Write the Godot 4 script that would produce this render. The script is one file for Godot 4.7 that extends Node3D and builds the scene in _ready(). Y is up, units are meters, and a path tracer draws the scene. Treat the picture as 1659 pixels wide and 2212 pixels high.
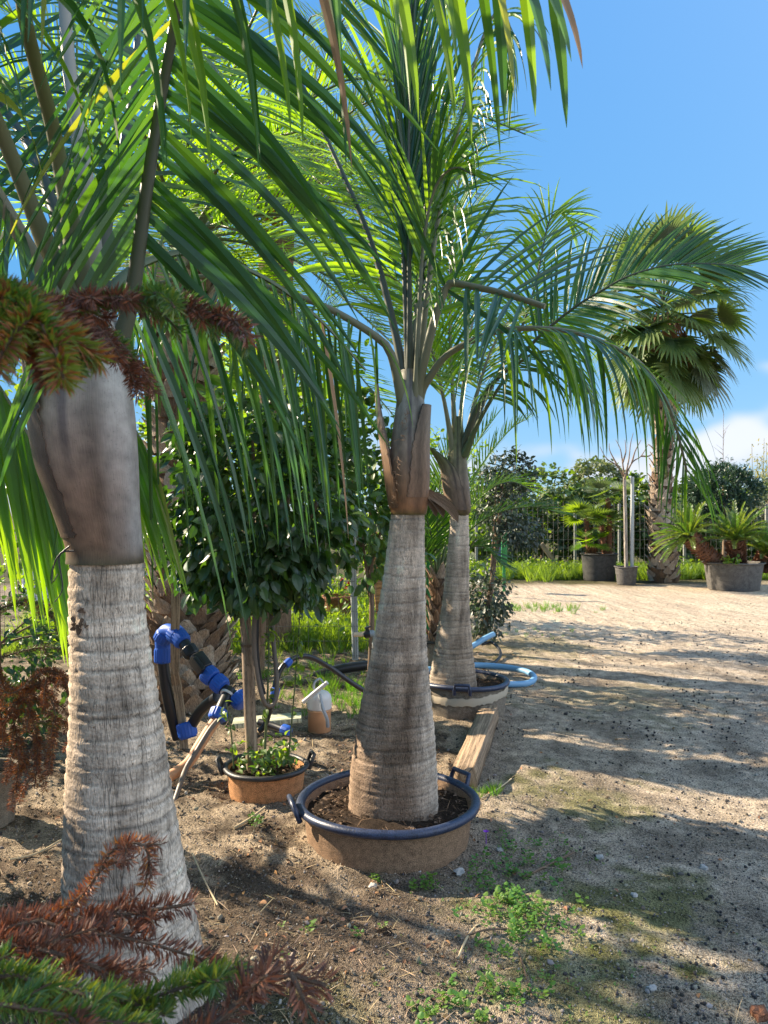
extends Node3D
# A palm nursery yard: ringed palms in tubs along a dirt path, low winter sun from the far left.

const F := 1661.6          # focal length in the units in which the photograph was measured
var rng := RandomNumberGenerator.new()
var noise := FastNoiseLite.new()
var used := {}
var budget := {}
var M := {}


class MB:
	var v := PackedVector3Array()
	var i := PackedInt32Array()
	var uv := PackedVector2Array()
	var c := PackedColorArray()
	var tint := Color.WHITE
	var colored := false

	func pt(p: Vector3, t := Vector2.ZERO) -> int:
		v.append(p)
		uv.append(t)
		if colored:
			c.append(tint)
		return v.size() - 1

	func quad(a: int, b: int, cc: int, d: int) -> void:   # clockwise from the front
		i.append_array(PackedInt32Array([a, b, cc, a, cc, d]))

	func tri(a: int, b: int, cc: int) -> void:
		i.append_array(PackedInt32Array([a, b, cc]))

	func face(a: Vector3, b: Vector3, cc: Vector3, d: Vector3, w := 1.0, h := 1.0) -> void:
		quad(pt(a, Vector2(0, h)), pt(b, Vector2.ZERO), pt(cc, Vector2(w, 0)), pt(d, Vector2(w, h)))

	func box(t: Transform3D, s: Vector3) -> void:   # bevelled box: each face inset, edges bridged
		var bev: float = minf(0.12 * minf(s.x, minf(s.y, s.z)), 0.01)
		var h := s * 0.5
		var ix := {}
		for ax in 3:
			for sg in [-1.0, 1.0]:
				for u in [-1.0, 1.0]:
					for w in [-1.0, 1.0]:
						var q := Vector3.ZERO
						q[ax] = sg * h[ax]
						q[(ax + 1) % 3] = u * (h[(ax + 1) % 3] - bev)
						q[(ax + 2) % 3] = w * (h[(ax + 2) % 3] - bev)
						ix[[ax, sg, u, w]] = pt(t * q, Vector2(q[(ax + 1) % 3], q[(ax + 2) % 3]) if ax != 0 else Vector2(q[2], q[1]))
		for ax in 3:
			for sg in [-1.0, 1.0]:
				var a: int = ix[[ax, sg, -1.0, -1.0]]
				var b: int = ix[[ax, sg, 1.0, -1.0]]
				var cc: int = ix[[ax, sg, 1.0, 1.0]]
				var d: int = ix[[ax, sg, -1.0, 1.0]]
				if sg > 0: quad(a, d, cc, b)
				else: quad(a, b, cc, d)
		for ax in 3:   # bridge between the +-ax face and the +-(ax+1) face
			for sa in [-1.0, 1.0]:
				for sb in [-1.0, 1.0]:
					var bx: int = (ax + 1) % 3
					var a: int = ix[[ax, sa, sb, -1.0]]
					var b: int = ix[[ax, sa, sb, 1.0]]
					var d: int = ix[[bx, sb, -1.0, sa]]
					var cc: int = ix[[bx, sb, 1.0, sa]]
					if sa * sb > 0: quad(a, b, cc, d)
					else: quad(a, d, cc, b)

	static func frames(p: PackedVector3Array) -> Array:
		var out := []
		var x := Vector3.ZERO
		for k in p.size():
			var t := (p[mini(k + 1, p.size() - 1)] - p[maxi(k - 1, 0)]).normalized()
			if k == 0:
				x = t.cross(Vector3(0.0, 0.0, 1.0) if absf(t.z) < 0.9 else Vector3(1, 0, 0)).normalized()
			x = (x - t * x.dot(t)).normalized()
			out.append([x, t.cross(x), t])
		return out

	func tube(p: PackedVector3Array, r: PackedFloat32Array, seg: int, us := 1.0, vs := 1.0, cap := true, squash := 1.0) -> void:
		var fr := frames(p)
		var first := v.size()
		var run := 0.0
		for k in p.size():
			if k > 0:
				run += p[k].distance_to(p[k - 1])
			for j in seg + 1:
				var a := TAU * j / seg
				pt(p[k] + (fr[k][0] * cos(a) + fr[k][1] * sin(a) * squash) * r[k], Vector2(us * j / seg, run * vs))
		for k in p.size() - 1:
			for j in seg:
				var a := first + k * (seg + 1) + j
				var b := a + seg + 1
				quad(a, b, b + 1, a + 1)
		if cap:
			var e := first + (p.size() - 1) * (seg + 1)
			var top := pt(p[p.size() - 1])
			var low := pt(p[0])
			var d := pt(p[0])
			for j in seg:
				var s1 := pt(v[e + j])
				var s2 := pt(v[e + j + 1])
				tri(top, s2, s1)
				s1 = pt(v[first + j])
				s2 = pt(v[first + j + 1])
				tri(low, s1, s2)

	func lathe(o: Vector3, prof: Array, seg: int, us := 1.0, vs := 1.0) -> void:   # prof: [radius, height] from the foot up along the outside
		var first := v.size()
		var run := 0.0
		for k in prof.size():
			if k > 0:
				run += Vector2(prof[k][0] - prof[k - 1][0], prof[k][1] - prof[k - 1][1]).length()
			for j in seg + 1:
				var a := TAU * j / seg
				pt(o + Vector3(cos(a) * prof[k][0], prof[k][1], -sin(a) * prof[k][0]), Vector2(us * j / seg, run * vs))
		for k in prof.size() - 1:
			for j in seg:
				var a := first + k * (seg + 1) + j
				var b := a + seg + 1
				quad(a, b, b + 1, a + 1)

	func blade(p: Vector3, dir: Vector3, up: Vector3, length: float, w: float, droop: float, seg: int, fold: float, tip := 0.6) -> void:
		var wd := dir.cross(up).normalized()
		var d := dir.normalized()
		var ds := length / seg
		var first := v.size()
		for k in seg + 1:
			var s := float(k) / seg
			var ww := w * 0.5 * minf(1.0, 0.45 + 2.4 * s) * maxf(pow(1.0 - s, tip), 0.02)
			var n := wd.cross(d)
			if fold != 0.0:
				pt(p - wd * ww + n * fold * ww, Vector2(0, s))
				pt(p, Vector2(0.5, s))
				pt(p, Vector2(0.5, s))
				pt(p + wd * ww + n * fold * ww, Vector2(1, s))
			else:
				pt(p - wd * ww, Vector2(0, s))
				pt(p + wd * ww, Vector2(1, s))
			p += d * ds
			d = (d + Vector3.DOWN * droop * ds * (0.35 + 1.5 * s)).normalized()
			wd = (wd - d * wd.dot(d)).normalized()
		for k in seg:
			if fold != 0.0:
				var a := first + k * 4
				quad(a, a + 4, a + 5, a + 1)
				quad(a + 2, a + 6, a + 7, a + 3)
			else:
				var a := first + k * 2
				quad(a, a + 2, a + 3, a + 1)

	func needle(p: Vector3, q: Vector3, w: Vector3) -> void:
		var m := (p + q) * 0.5
		var a := pt(p)
		var b := pt(m - w)
		var d := pt(q)
		var e := pt(m + w)
		quad(a, b, d, e)

	func mesh(off := Vector3.ZERO, smooth := true) -> ArrayMesh:
		var n := PackedVector3Array()
		n.resize(v.size())
		for k in range(0, i.size(), 3):
			var a := v[i[k]]
			var q := (v[i[k + 2]] - a).cross(v[i[k + 1]] - a)
			n[i[k]] += q
			n[i[k + 1]] += q
			n[i[k + 2]] += q
		for k in n.size():
			n[k] = n[k].normalized() if n[k].length_squared() > 1e-20 else Vector3.UP
		if off != Vector3.ZERO:
			for k in v.size():
				v[k] -= off
		var arr := []
		arr.resize(Mesh.ARRAY_MAX)
		arr[Mesh.ARRAY_VERTEX] = v
		arr[Mesh.ARRAY_INDEX] = i
		arr[Mesh.ARRAY_TEX_UV] = uv
		if smooth:
			arr[Mesh.ARRAY_NORMAL] = n
		if colored:
			arr[Mesh.ARRAY_COLOR] = c
		var m := ArrayMesh.new()
		m.add_surface_from_arrays(Mesh.PRIMITIVE_TRIANGLES, arr)
		return m


func at(x: float, y: float, d: float) -> Vector3:   # the point at depth d that the photograph shows at (x, y)
	return Vector3((x - 829.5) / F * d, 1.5 - (y - 1106.0) / F * d, -d)


func rr(a: float, b: float) -> float:
	return rng.randf_range(a, b)


func rdir() -> Vector3:
	return Vector3(rng.randfn(), rng.randfn(), rng.randfn()).normalized()


func sm(a: float, b: float, x: float) -> float:
	return smoothstep(a, b, x)


func numbered(called: String) -> String:
	used[called] = used.get(called, -1) + 1
	return called if used[called] == 0 else "%s_%03d" % [called, used[called]]


func thing(called: String, label: String, category: String, where := Vector3.ZERO, group := "") -> Node3D:
	var o := Node3D.new()
	o.name = numbered(called)
	add_child(o)
	o.position = where
	tag(o, label, category, group)
	return o


func tag(o: Node3D, label: String, category: String, group := "") -> Node3D:
	o.set_meta("label", label)
	o.set_meta("category", category)
	if group:
		o.set_meta("group", group)
	return o


func put(parent: Node3D, called: String, m: Mesh, mat: Material, kind := "") -> MeshInstance3D:
	var o := MeshInstance3D.new()
	o.mesh = m
	o.material_override = mat
	if parent == self:
		o.name = numbered(called)
		add_child(o)
	else:
		o.name = called
		parent.add_child(o, true)
	if kind:
		o.set_meta("kind", kind)
	return o


func build(parent: Node3D, called: String, b: MB, mat: Material, kind := "", smooth := true) -> MeshInstance3D:
	return put(parent, called, b.mesh(origin(parent), smooth), mat, kind)


func origin(n: Node) -> Vector3:
	var p := Vector3.ZERO
	while n != self and n is Node3D:
		p += n.position
		n = n.get_parent()
	return p


func many(parent: Node3D, called: String, m: Mesh, mat: Material, where: Array, colors := PackedColorArray()) -> MultiMeshInstance3D:
	var mm := MultiMesh.new()
	mm.transform_format = MultiMesh.TRANSFORM_3D
	mm.use_colors = colors.size() > 0
	mm.mesh = m
	mm.instance_count = where.size()
	var off := origin(parent)
	for k in where.size():
		var t: Transform3D = where[k]
		t.origin -= off
		mm.set_instance_transform(k, t)
		if colors.size():
			mm.set_instance_color(k, colors[k])
	var o := MultiMeshInstance3D.new()
	o.multimesh = mm
	o.material_override = mat
	o.set_meta("kind", "stuff")
	if parent == self:
		o.name = numbered(called)
		add_child(o)
	else:
		o.name = called
		parent.add_child(o, true)
	return o


# ---------------------------------------------------------------- materials

func mat(called: String, c: Color, rough := 0.7, back := Color.BLACK, spec := 0.5) -> StandardMaterial3D:   # c and back are linear values
	var m := StandardMaterial3D.new()
	m.resource_name = called
	m.albedo_color = c.linear_to_srgb()
	m.roughness = rough
	m.metallic_specular = spec
	m.cull_mode = BaseMaterial3D.CULL_DISABLED
	if back != Color.BLACK:
		m.backlight_enabled = true
		m.backlight = back.linear_to_srgb()
	M[called] = m
	return m


func seamless(w: int, h: int, freq: float, oct: int, sd: int, rw := 0, rh := 0, ridged := false) -> PackedByteArray:
	var n := FastNoiseLite.new()
	n.noise_type = FastNoiseLite.TYPE_SIMPLEX_SMOOTH
	n.fractal_type = FastNoiseLite.FRACTAL_RIDGED if ridged else FastNoiseLite.FRACTAL_FBM
	n.fractal_octaves = oct
	n.frequency = freq
	n.seed = sd
	var im := n.get_seamless_image(w, h)
	if rw:
		im.resize(rw, rh, Image.INTERPOLATE_CUBIC)
	im.convert(Image.FORMAT_L8)
	return im.get_data()


func tex(w: int, h: int, data: PackedByteArray, fmt := Image.FORMAT_RGB8) -> ImageTexture:
	return ImageTexture.create_from_image(Image.create_from_data(w, h, false, fmt, data))


func textured(m: StandardMaterial3D, albedo: Texture2D, height: Texture2D, cm: float, scale: Vector3, tri := 0, vertex := false) -> void:
	m.albedo_texture = albedo
	if height:
		m.heightmap_enabled = true
		m.heightmap_texture = height
		m.heightmap_scale = cm
	m.uv1_scale = scale
	m.uv1_triplanar = tri > 0
	m.uv1_world_triplanar = tri > 1
	m.vertex_color_use_as_albedo = vertex


func make_materials() -> void:
	# palm bark: fine upright cracks broken into steps, a few long dark ones
	var w := 512
	var h := 1024
	var a := seamless(512, 80, 0.05, 2, 11, w, h)
	var b := seamless(512, 72, 0.12, 2, 12, w, h)
	var d := seamless(96, 1024, 0.03, 4, 13, w, h)
	var e := seamless(512, 1024, 0.06, 4, 14)
	var col := PackedByteArray()
	var hei := PackedByteArray()
	col.resize(w * h * 3)
	hei.resize(w * h)
	for k in w * h:
		var c1: float = smoothstep(0.0, 13.0, absf(a[k] - 128.0))
		var c2: float = smoothstep(0.0, 30.0, absf(b[k] - 122.0))
		var tone: float = 0.84 + (d[k] - 128.0) / 255.0 * 0.35 + (e[k] - 128.0) / 255.0 * 0.45
		var g: float = tone * (0.55 + 0.45 * c1) * (0.76 + 0.24 * c2)
		col[k * 3] = clampi(int(255.0 * pow(clampf(g, 0.02, 1.0), 0.4545)), 0, 255)
		col[k * 3 + 1] = clampi(int(252.0 * pow(clampf(g * 0.985, 0.02, 1.0), 0.4545)), 0, 255)
		col[k * 3 + 2] = clampi(int(248.0 * pow(clampf(g * 0.96, 0.02, 1.0), 0.4545)), 0, 255)
		hei[k] = clampi(int(60.0 + 110.0 * c1 + 45.0 * c2 + (e[k] - 128.0) * 0.35), 0, 255)
	pass
	var bark_col := tex(w, h, col)
	var bark_hei := tex(w, h, hei, Image.FORMAT_L8)
	for spec in [["bark", 2.0], ["bark_fine", 3.0]]:
		var m := mat(spec[0], Color.WHITE, 0.85, Color.BLACK, 0.3)
		textured(m, bark_col, bark_hei, 0.55, Vector3(spec[1], 1.25 if spec[1] < 2.5 else 1.7, 1), 0, true)
	# ground: grains of several sizes
	w = 1024
	h = 1024
	a = seamless(1024, 1024, 0.012, 5, 21)
	b = seamless(1024, 1024, 0.07, 3, 22)
	d = seamless(1024, 1024, 0.22, 2, 23)
	col.resize(w * h * 3)
	hei.resize(w * h)
	for k in w * h:
		var g: float = 0.60 + (a[k] - 128.0) / 255.0 * 0.5 + (b[k] - 128.0) / 255.0 * 1.0 + (d[k] - 128.0) / 255.0 * 1.2
		if d[k] < 62: g *= 0.45
		if d[k] > 202: g *= 1.35
		g = pow(clampf(g, 0.05, 1.0), 0.4545)
		col[k * 3] = int(255.0 * g)
		col[k * 3 + 1] = int(253.0 * g)
		col[k * 3 + 2] = int(250.0 * g)
		hei[k] = clampi(int(128.0 + (b[k] - 128.0) * 0.5 + (d[k] - 128.0) * 0.75), 0, 255)
	var soil_col := tex(w, h, col)
	var soil_hei := tex(w, h, hei, Image.FORMAT_L8)
	var m2 := mat("ground", Color.WHITE, 0.95, Color.BLACK, 0.25)
	textured(m2, soil_col, soil_hei, 1.2, Vector3(0.9, 0.9, 0.9), 2, true)
	m2 = mat("soil", Color(0.105, 0.076, 0.056), 0.95, Color.BLACK, 0.2)
	textured(m2, soil_col, soil_hei, 1.5, Vector3(2.2, 2.2, 2.2), 2)
	# rough cast walls of the tubs, plain plastic
	for spec in [["tub_tan", Color(0.92, 0.47, 0.22)], ["tub_brown", Color(0.50, 0.325, 0.205)], ["tub_grey", Color(0.40, 0.335, 0.26)], ["tub_pale", Color(0.48, 0.42, 0.33)], ["pot_grey", Color(0.20, 0.19, 0.18)], ["pot_dark", Color(0.10, 0.098, 0.095)], ["brick", Color(0.36, 0.16, 0.09)]]:
		var m := mat(spec[0], spec[1], 0.8, Color.BLACK, 0.35)
		textured(m, soil_col, soil_hei, 0.45, Vector3(2.2, 2.2, 2.2) if spec[0] != "pot_grey" and spec[0] != "pot_dark" else Vector3(0.8, 0.8, 0.8), 1)
		if spec[0] in ["pot_grey", "pot_dark"]:
			m.heightmap_scale = 0.1
			m.roughness = 0.55
	# wood grain
	w = 256
	h = 1024
	a = seamless(256, 64, 0.03, 4, 31, w, h)
	b = seamless(256, 256, 0.1, 2, 32, w, h)
	col.resize(w * h * 3)
	hei.resize(w * h)
	for k in w * h:
		var g: float = 0.72 + (a[k] - 128.0) / 255.0 * 0.8 + (b[k] - 128.0) / 255.0 * 0.35
		if absf(a[k] - 110.0) < 4.0: g *= 0.45
		hei[k] = clampi(int(255.0 * g * 0.7), 0, 255)
		g = pow(clampf(g, 0.05, 1.0), 0.4545)
		col[k * 3] = int(255.0 * g)
		col[k * 3 + 1] = int(250.0 * g)
		col[k * 3 + 2] = int(244.0 * g)
	var wood_col := tex(w, h, col)
	var wood_hei := tex(w, h, hei, Image.FORMAT_L8)
	for spec in [["timber", Color(0.40, 0.30, 0.21), 5.0, 0.7], ["stake", Color(0.46, 0.36, 0.25), 8.0, 1.5], ["post_wood", Color(0.55, 0.30, 0.13), 4.0, 0.6], ["twig_bark", Color(0.30, 0.22, 0.16), 3.0, 2.0], ["smooth_bark", Color(0.42, 0.33, 0.25), 0.7, 1.0], ["pale_bark", Color(0.50, 0.45, 0.40), 0.7, 1.0], ["leaf_base", Color(0.50, 0.41, 0.33), 6.0, 4.0], ["leaf_base_dark", Color(0.27, 0.19, 0.135), 6.0, 4.0], ["leaf_base_pale", Color(0.64, 0.57, 0.49), 6.0, 4.0], ["sheath_dry", Color(0.36, 0.235, 0.15), 5.0, 1.0], ["board", Color(0.62, 0.66, 0.50), 5.0, 1.0]]:
		var m := mat(spec[0], spec[1], 0.85, Color.BLACK, 0.3)
		textured(m, wood_col, wood_hei, 0.08 if "smooth" in spec[0] or "pale_b" in spec[0] else 0.25, Vector3(spec[2], spec[3], 1), 0)
	# crown shaft: waxy, blotched, fine upright fibres
	w = 256
	h = 512
	a = seamless(256, 512, 0.012, 4, 41)
	b = seamless(256, 48, 0.2, 2, 42, w, h)
	d = seamless(256, 512, 0.12, 2, 43)
	col.resize(w * h * 3)
	hei.resize(w * h)
	for k in w * h:
		var g: float = 0.80 + (a[k] - 128.0) / 255.0 * 0.45 + (b[k] - 128.0) / 255.0 * 0.16
		if d[k] > 205: g *= 0.7
		hei[k] = clampi(int(128.0 + (b[k] - 128.0) * 0.5), 0, 255)
		g = pow(clampf(g, 0.05, 1.0), 0.4545)
		col[k * 3] = int(255.0 * g)
		col[k * 3 + 1] = int(253.0 * g)
		col[k * 3 + 2] = int(250.0 * g)
	var m3 := mat("shaft", Color.WHITE, 0.5, Color.BLACK, 0.4)
	textured(m3, tex(w, h, col), tex(w, h, hei, Image.FORMAT_L8), 0.12, Vector3(3, 2, 1), 0, true)
	# leaves: base colour, gloss, and the light let through
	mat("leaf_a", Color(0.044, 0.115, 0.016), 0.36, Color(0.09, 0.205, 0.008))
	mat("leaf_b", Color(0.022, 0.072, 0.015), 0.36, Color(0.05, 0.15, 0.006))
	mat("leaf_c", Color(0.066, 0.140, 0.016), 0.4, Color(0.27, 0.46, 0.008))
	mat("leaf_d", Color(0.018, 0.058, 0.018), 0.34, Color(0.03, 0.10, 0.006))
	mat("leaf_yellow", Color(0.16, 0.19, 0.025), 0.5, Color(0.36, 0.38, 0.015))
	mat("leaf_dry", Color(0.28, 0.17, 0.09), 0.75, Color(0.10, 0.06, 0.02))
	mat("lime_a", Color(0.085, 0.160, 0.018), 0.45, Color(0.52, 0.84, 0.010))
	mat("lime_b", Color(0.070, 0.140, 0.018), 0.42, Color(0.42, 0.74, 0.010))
	mat("silver_a", Color(0.105, 0.130, 0.085), 0.5, Color(0.10, 0.15, 0.03))
	mat("silver_b", Color(0.080, 0.105, 0.062), 0.48, Color(0.08, 0.13, 0.025))
	mat("fan_a", Color(0.090, 0.135, 0.040), 0.45, Color(0.17, 0.26, 0.02))
	mat("stone_grey", Color(0.36, 0.34, 0.31), 0.85)
	mat("fan_b", Color(0.11, 0.155, 0.050), 0.45, Color(0.16, 0.24, 0.03))
	mat("ficus_a", Color(0.028, 0.058, 0.020), 0.33, Color(0.03, 0.09, 0.008))
	mat("ficus_b", Color(0.036, 0.072, 0.026), 0.36, Color(0.04, 0.11, 0.008))
	mat("ficus_c", Color(0.050, 0.095, 0.024), 0.38, Color(0.09, 0.20, 0.01))
	mat("bush_a", Color(0.055, 0.105, 0.022), 0.5, Color(0.24, 0.38, 0.012))
	mat("bush_b", Color(0.080, 0.135, 0.026), 0.5, Color(0.36, 0.52, 0.014))
	mat("bush_c", Color(0.038, 0.070, 0.022), 0.5, Color(0.06, 0.12, 0.01))
	mat("grey_leaf_a", Color(0.052, 0.066, 0.050), 0.5, Color(0.03, 0.05, 0.02))
	mat("grey_leaf_b", Color(0.040, 0.055, 0.044), 0.5, Color(0.02, 0.04, 0.015))
	mat("blue_leaf_a", Color(0.032, 0.062, 0.044), 0.4, Color(0.02, 0.05, 0.015))
	mat("blue_leaf_b", Color(0.046, 0.078, 0.052), 0.4, Color(0.03, 0.07, 0.02))
	mat("far_a", Color(0.085, 0.115, 0.045), 0.7, Color(0.10, 0.15, 0.02))
	mat("far_b", Color(0.060, 0.088, 0.036), 0.7, Color(0.07, 0.11, 0.02))
	mat("far_pale", Color(0.13, 0.15, 0.075), 0.7, Color(0.14, 0.17, 0.04))
	mat("bamboo_leaf", Color(0.24, 0.21, 0.045), 0.6, Color(0.40, 0.34, 0.03))
	mat("weed_a", Color(0.055, 0.140, 0.018), 0.5, Color(0.14, 0.34, 0.01))
	mat("weed_b", Color(0.080, 0.150, 0.022), 0.5, Color(0.22, 0.38, 0.012))
	mat("cycad_a", Color(0.038, 0.088, 0.018), 0.38, Color(0.10, 0.20, 0.012))
	mat("cycad_b", Color(0.085, 0.130, 0.028), 0.4, Color(0.20, 0.26, 0.012))
	mat("needle_green", Color(0.050, 0.105, 0.026), 0.45, Color(0.10, 0.20, 0.015))
	mat("needle_lime", Color(0.115, 0.150, 0.026), 0.45, Color(0.26, 0.30, 0.015))
	mat("needle_red", Color(0.235, 0.085, 0.040), 0.6, Color(0.12, 0.035, 0.012))
	mat("needle_brown", Color(0.125, 0.058, 0.036), 0.65, Color(0.05, 0.016, 0.008))
	mat("needle_orange", Color(0.34, 0.145, 0.035), 0.5, Color(0.30, 0.10, 0.01))
	mat("petiole", Color(0.165, 0.165, 0.095), 0.5)
	mat("petiole_grey", Color(0.27, 0.25, 0.20), 0.55)
	mat("petiole_dark", Color(0.060, 0.070, 0.040), 0.45)
	mat("rachis", Color(0.085, 0.115, 0.045), 0.45)
	mat("skirt", Color(0.24, 0.135, 0.075), 0.85, Color(0.06, 0.03, 0.01))
	mat("cycad_trunk", Color(0.16, 0.075, 0.042), 0.9)
	mat("rim_navy", Color(0.030, 0.042, 0.085), 0.38)
	mat("rim_black", Color(0.025, 0.026, 0.030), 0.45)
	mat("pipe_black", Color(0.018, 0.018, 0.021), 0.36)
	mat("pipe_blue", Color(0.016, 0.095, 0.46), 0.45)
	mat("pipe_tan", Color(0.55, 0.28, 0.14), 0.6)
	mat("hose_grey", Color(0.17, 0.35, 0.54), 0.5)
	mat("hose_brown", Color(0.14, 0.11, 0.085), 0.5)
	mat("pvc", Color(0.62, 0.60, 0.58), 0.4)
	mat("pvc_grey", Color(0.30, 0.33, 0.36), 0.4)
	mat("white_paint", Color(0.72, 0.72, 0.70), 0.5)
	mat("beige", Color(0.66, 0.50, 0.34), 0.6)
	mat("galvanised", Color(0.42, 0.44, 0.43), 0.5)
	mat("far_post", Color(0.24, 0.25, 0.23), 0.6)
	mat("wire", Color(0.10, 0.10, 0.09), 0.6)
	mat("green_paint", Color(0.02, 0.19, 0.045), 0.5)
	mat("navy_cloth", Color(0.03, 0.05, 0.15), 0.7)
	mat("tape", Color(0.46, 0.385, 0.285), 0.55)
	mat("stone_pale", Color(0.55, 0.52, 0.47), 0.8)
	mat("flower_red", Color(0.55, 0.03, 0.02), 0.6)
	mat("flower_purple", Color(0.22, 0.03, 0.42), 0.6)
	mat("straw", Color(0.46, 0.36, 0.22), 0.85)
	mat("dead_leaf", Color(0.33, 0.17, 0.075), 0.8)
	mat("black_bits", Color(0.022, 0.020, 0.020), 0.75)
	mat("crumb", Color(0.9, 0.9, 0.9), 0.9)
	for k in ["crumb", "straw", "black_bits", "stone_pale", "dead_leaf"]:
		M[k].vertex_color_use_as_albedo = true
	for k in ["rim_navy", "rim_black"]:
		textured(M[k], soil_col, soil_hei, 0.12, Vector3(1.6, 1.6, 1.6), 1)
		M[k].albedo_color = (Color(0.045, 0.065, 0.135) if k == "rim_navy" else Color(0.045, 0.045, 0.05)).linear_to_srgb()
	mat("wall_white", Color(0.70, 0.70, 0.69), 0.8)


# ---------------------------------------------------------------- shared builders

func smooth_path(path: Array, n: int) -> PackedVector3Array:
	var c := Curve3D.new()
	c.bake_interval = 0.02
	for k in path.size():
		var t: Vector3 = (path[mini(k + 1, path.size() - 1)] - path[maxi(k - 1, 0)]) / 6.0
		c.add_point(path[k], -t, t)
	var out := PackedVector3Array()
	var l := c.get_baked_length()
	for k in n + 1:
		out.append(c.sample_baked(l * k / n, true))
	return out


func path_of(list: Array) -> Array:
	var out := []
	for p in list:
		out.append(at(p[0], p[1], p[2]))
	return out


func taper(n: int, a: float, b: float, e := 1.0) -> PackedFloat32Array:
	var out := PackedFloat32Array()
	for k in n:
		out.append(lerpf(a, b, pow(float(k) / (n - 1), e)))
	return out


func hose(parent: Node3D, called: String, path: Array, r: float, m: Material, seg := 10, n := 28) -> MeshInstance3D:
	var b := MB.new()
	var p := smooth_path(path, n)
	b.tube(p, taper(p.size(), r, r), seg, 1.0, 1.0)
	return build(parent, called, b, m)


func frond(owner_: Node3D, called: String, path: Array, o: Dictionary) -> MeshInstance3D:
	var n: int = o.get("rows", 40)
	var p := smooth_path(path, n)
	var b := MB.new()
	var r := PackedFloat32Array()
	for k in n + 1:
		var t := float(k) / n
		r.append(lerpf(o.r0, o.r1, minf(1.0, pow(t, 0.6))) + o.get("flare", 0.0) * pow(maxf(0.0, 1.0 - t / 0.22), 2.0))
	b.tube(p, r, o.get("rseg", 7), 1.0, 1.0, true, o.get("squash", 0.75))
	var stem := build(owner_, called, b, o.stem)
	var mats: Array = o.mats
	var pairs: int = o.n
	var joined := {}
	var t0: float = o.get("t0", 0.2)
	var t1: float = o.get("t1", 1.0)
	var hint: Vector3 = o.get("up", Vector3.UP)
	for k in pairs:
		var f := (k + 0.5) / pairs
		for side in [-1.0, 1.0]:
			if o.has("only") and o.only != side:
				continue
			if rng.randf() < o.get("gap", 0.03):
				continue
			var t: float = clampf(t0 + (t1 - t0) * (f + rr(-0.3, 0.3) / pairs), 0.0, 0.995)
			var x := t * n
			var j := mini(int(x), n - 1)
			var q := p[j].lerp(p[j + 1], x - j)
			var tan_ := (p[mini(j + 2, n)] - p[maxi(j - 1, 0)]).normalized()
			var nn := (hint - tan_ * hint.dot(tan_)).normalized()
			var s: Vector3 = tan_.cross(nn) * side
			var fw: float = lerpf(o.get("fwd0", 0.45), o.get("fwd1", 0.8), f) + rr(-1, 1) * o.get("jit", 0.08)
			var lift: float = o.get("lift", 0.25) + rr(-1, 1) * o.get("jit", 0.08)
			var dir: Vector3 = (s * cos(fw * PI / 2) + tan_ * sin(fw * PI / 2) + nn * lift).normalized()
			if o.has("pull"):
				var pull: Vector3 = o.pull_pos if side > 0.0 and o.has("pull_pos") else o.pull
				dir = (dir + pull * rr(0.8, 1.2)).normalized()
			var env: float = minf(1.0, o.get("base_len", 0.62) + f * 1.6) * (1.0 - o.get("tip_short", 0.5) * pow(f, 2.5))
			var length: float = o.len * env * rr(0.88, 1.08)
			if side > 0.0 and o.has("mats_pos"):
				mats = o.mats_pos
			else:
				mats = o.mats
			var width: float = o.wid * rr(0.8, 1.15) * (o.get("wid_pos", 1.0) if side > 0.0 else 1.0) * lerpf(1.0, 0.7, f)
			var m: Material = mats[rng.randi() % mats.size()]
			if rng.randf() < o.get("dry", 0.0):
				m = M.leaf_dry if rng.randf() < 0.5 else M.leaf_yellow
			var droop: float = o.get("droop", 1.2) * rr(0.7, 1.35)
			var wd0: Vector3 = tan_ - dir * tan_.dot(dir)
			wd0 = wd0.normalized() if wd0.length() > 0.12 else s
			var face: Vector3 = wd0.cross(dir).rotated(dir, rr(-1, 1) * o.get("twist", 0.3))
			if face.dot(nn + s * 0.3) < 0.0:
				face = -face
			var own: bool = o.get("pick", false) and budget.get(owner_, 0) < 300
			var lb: MB
			if own:
				lb = MB.new()
			else:
				if not joined.has(m):
					joined[m] = MB.new()
				lb = joined[m]
			lb.blade(q + s * r[j] * 0.5, dir, face, length, width, droop, o.get("seg", 7), o.get("fold", 0.35))
			if own:
				budget[owner_] = budget.get(owner_, 0) + 1
				build(stem, "leaflet", lb, m)
	for m in joined:
		build(stem, "foliage", joined[m], m, "stuff")
	return stem


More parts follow.
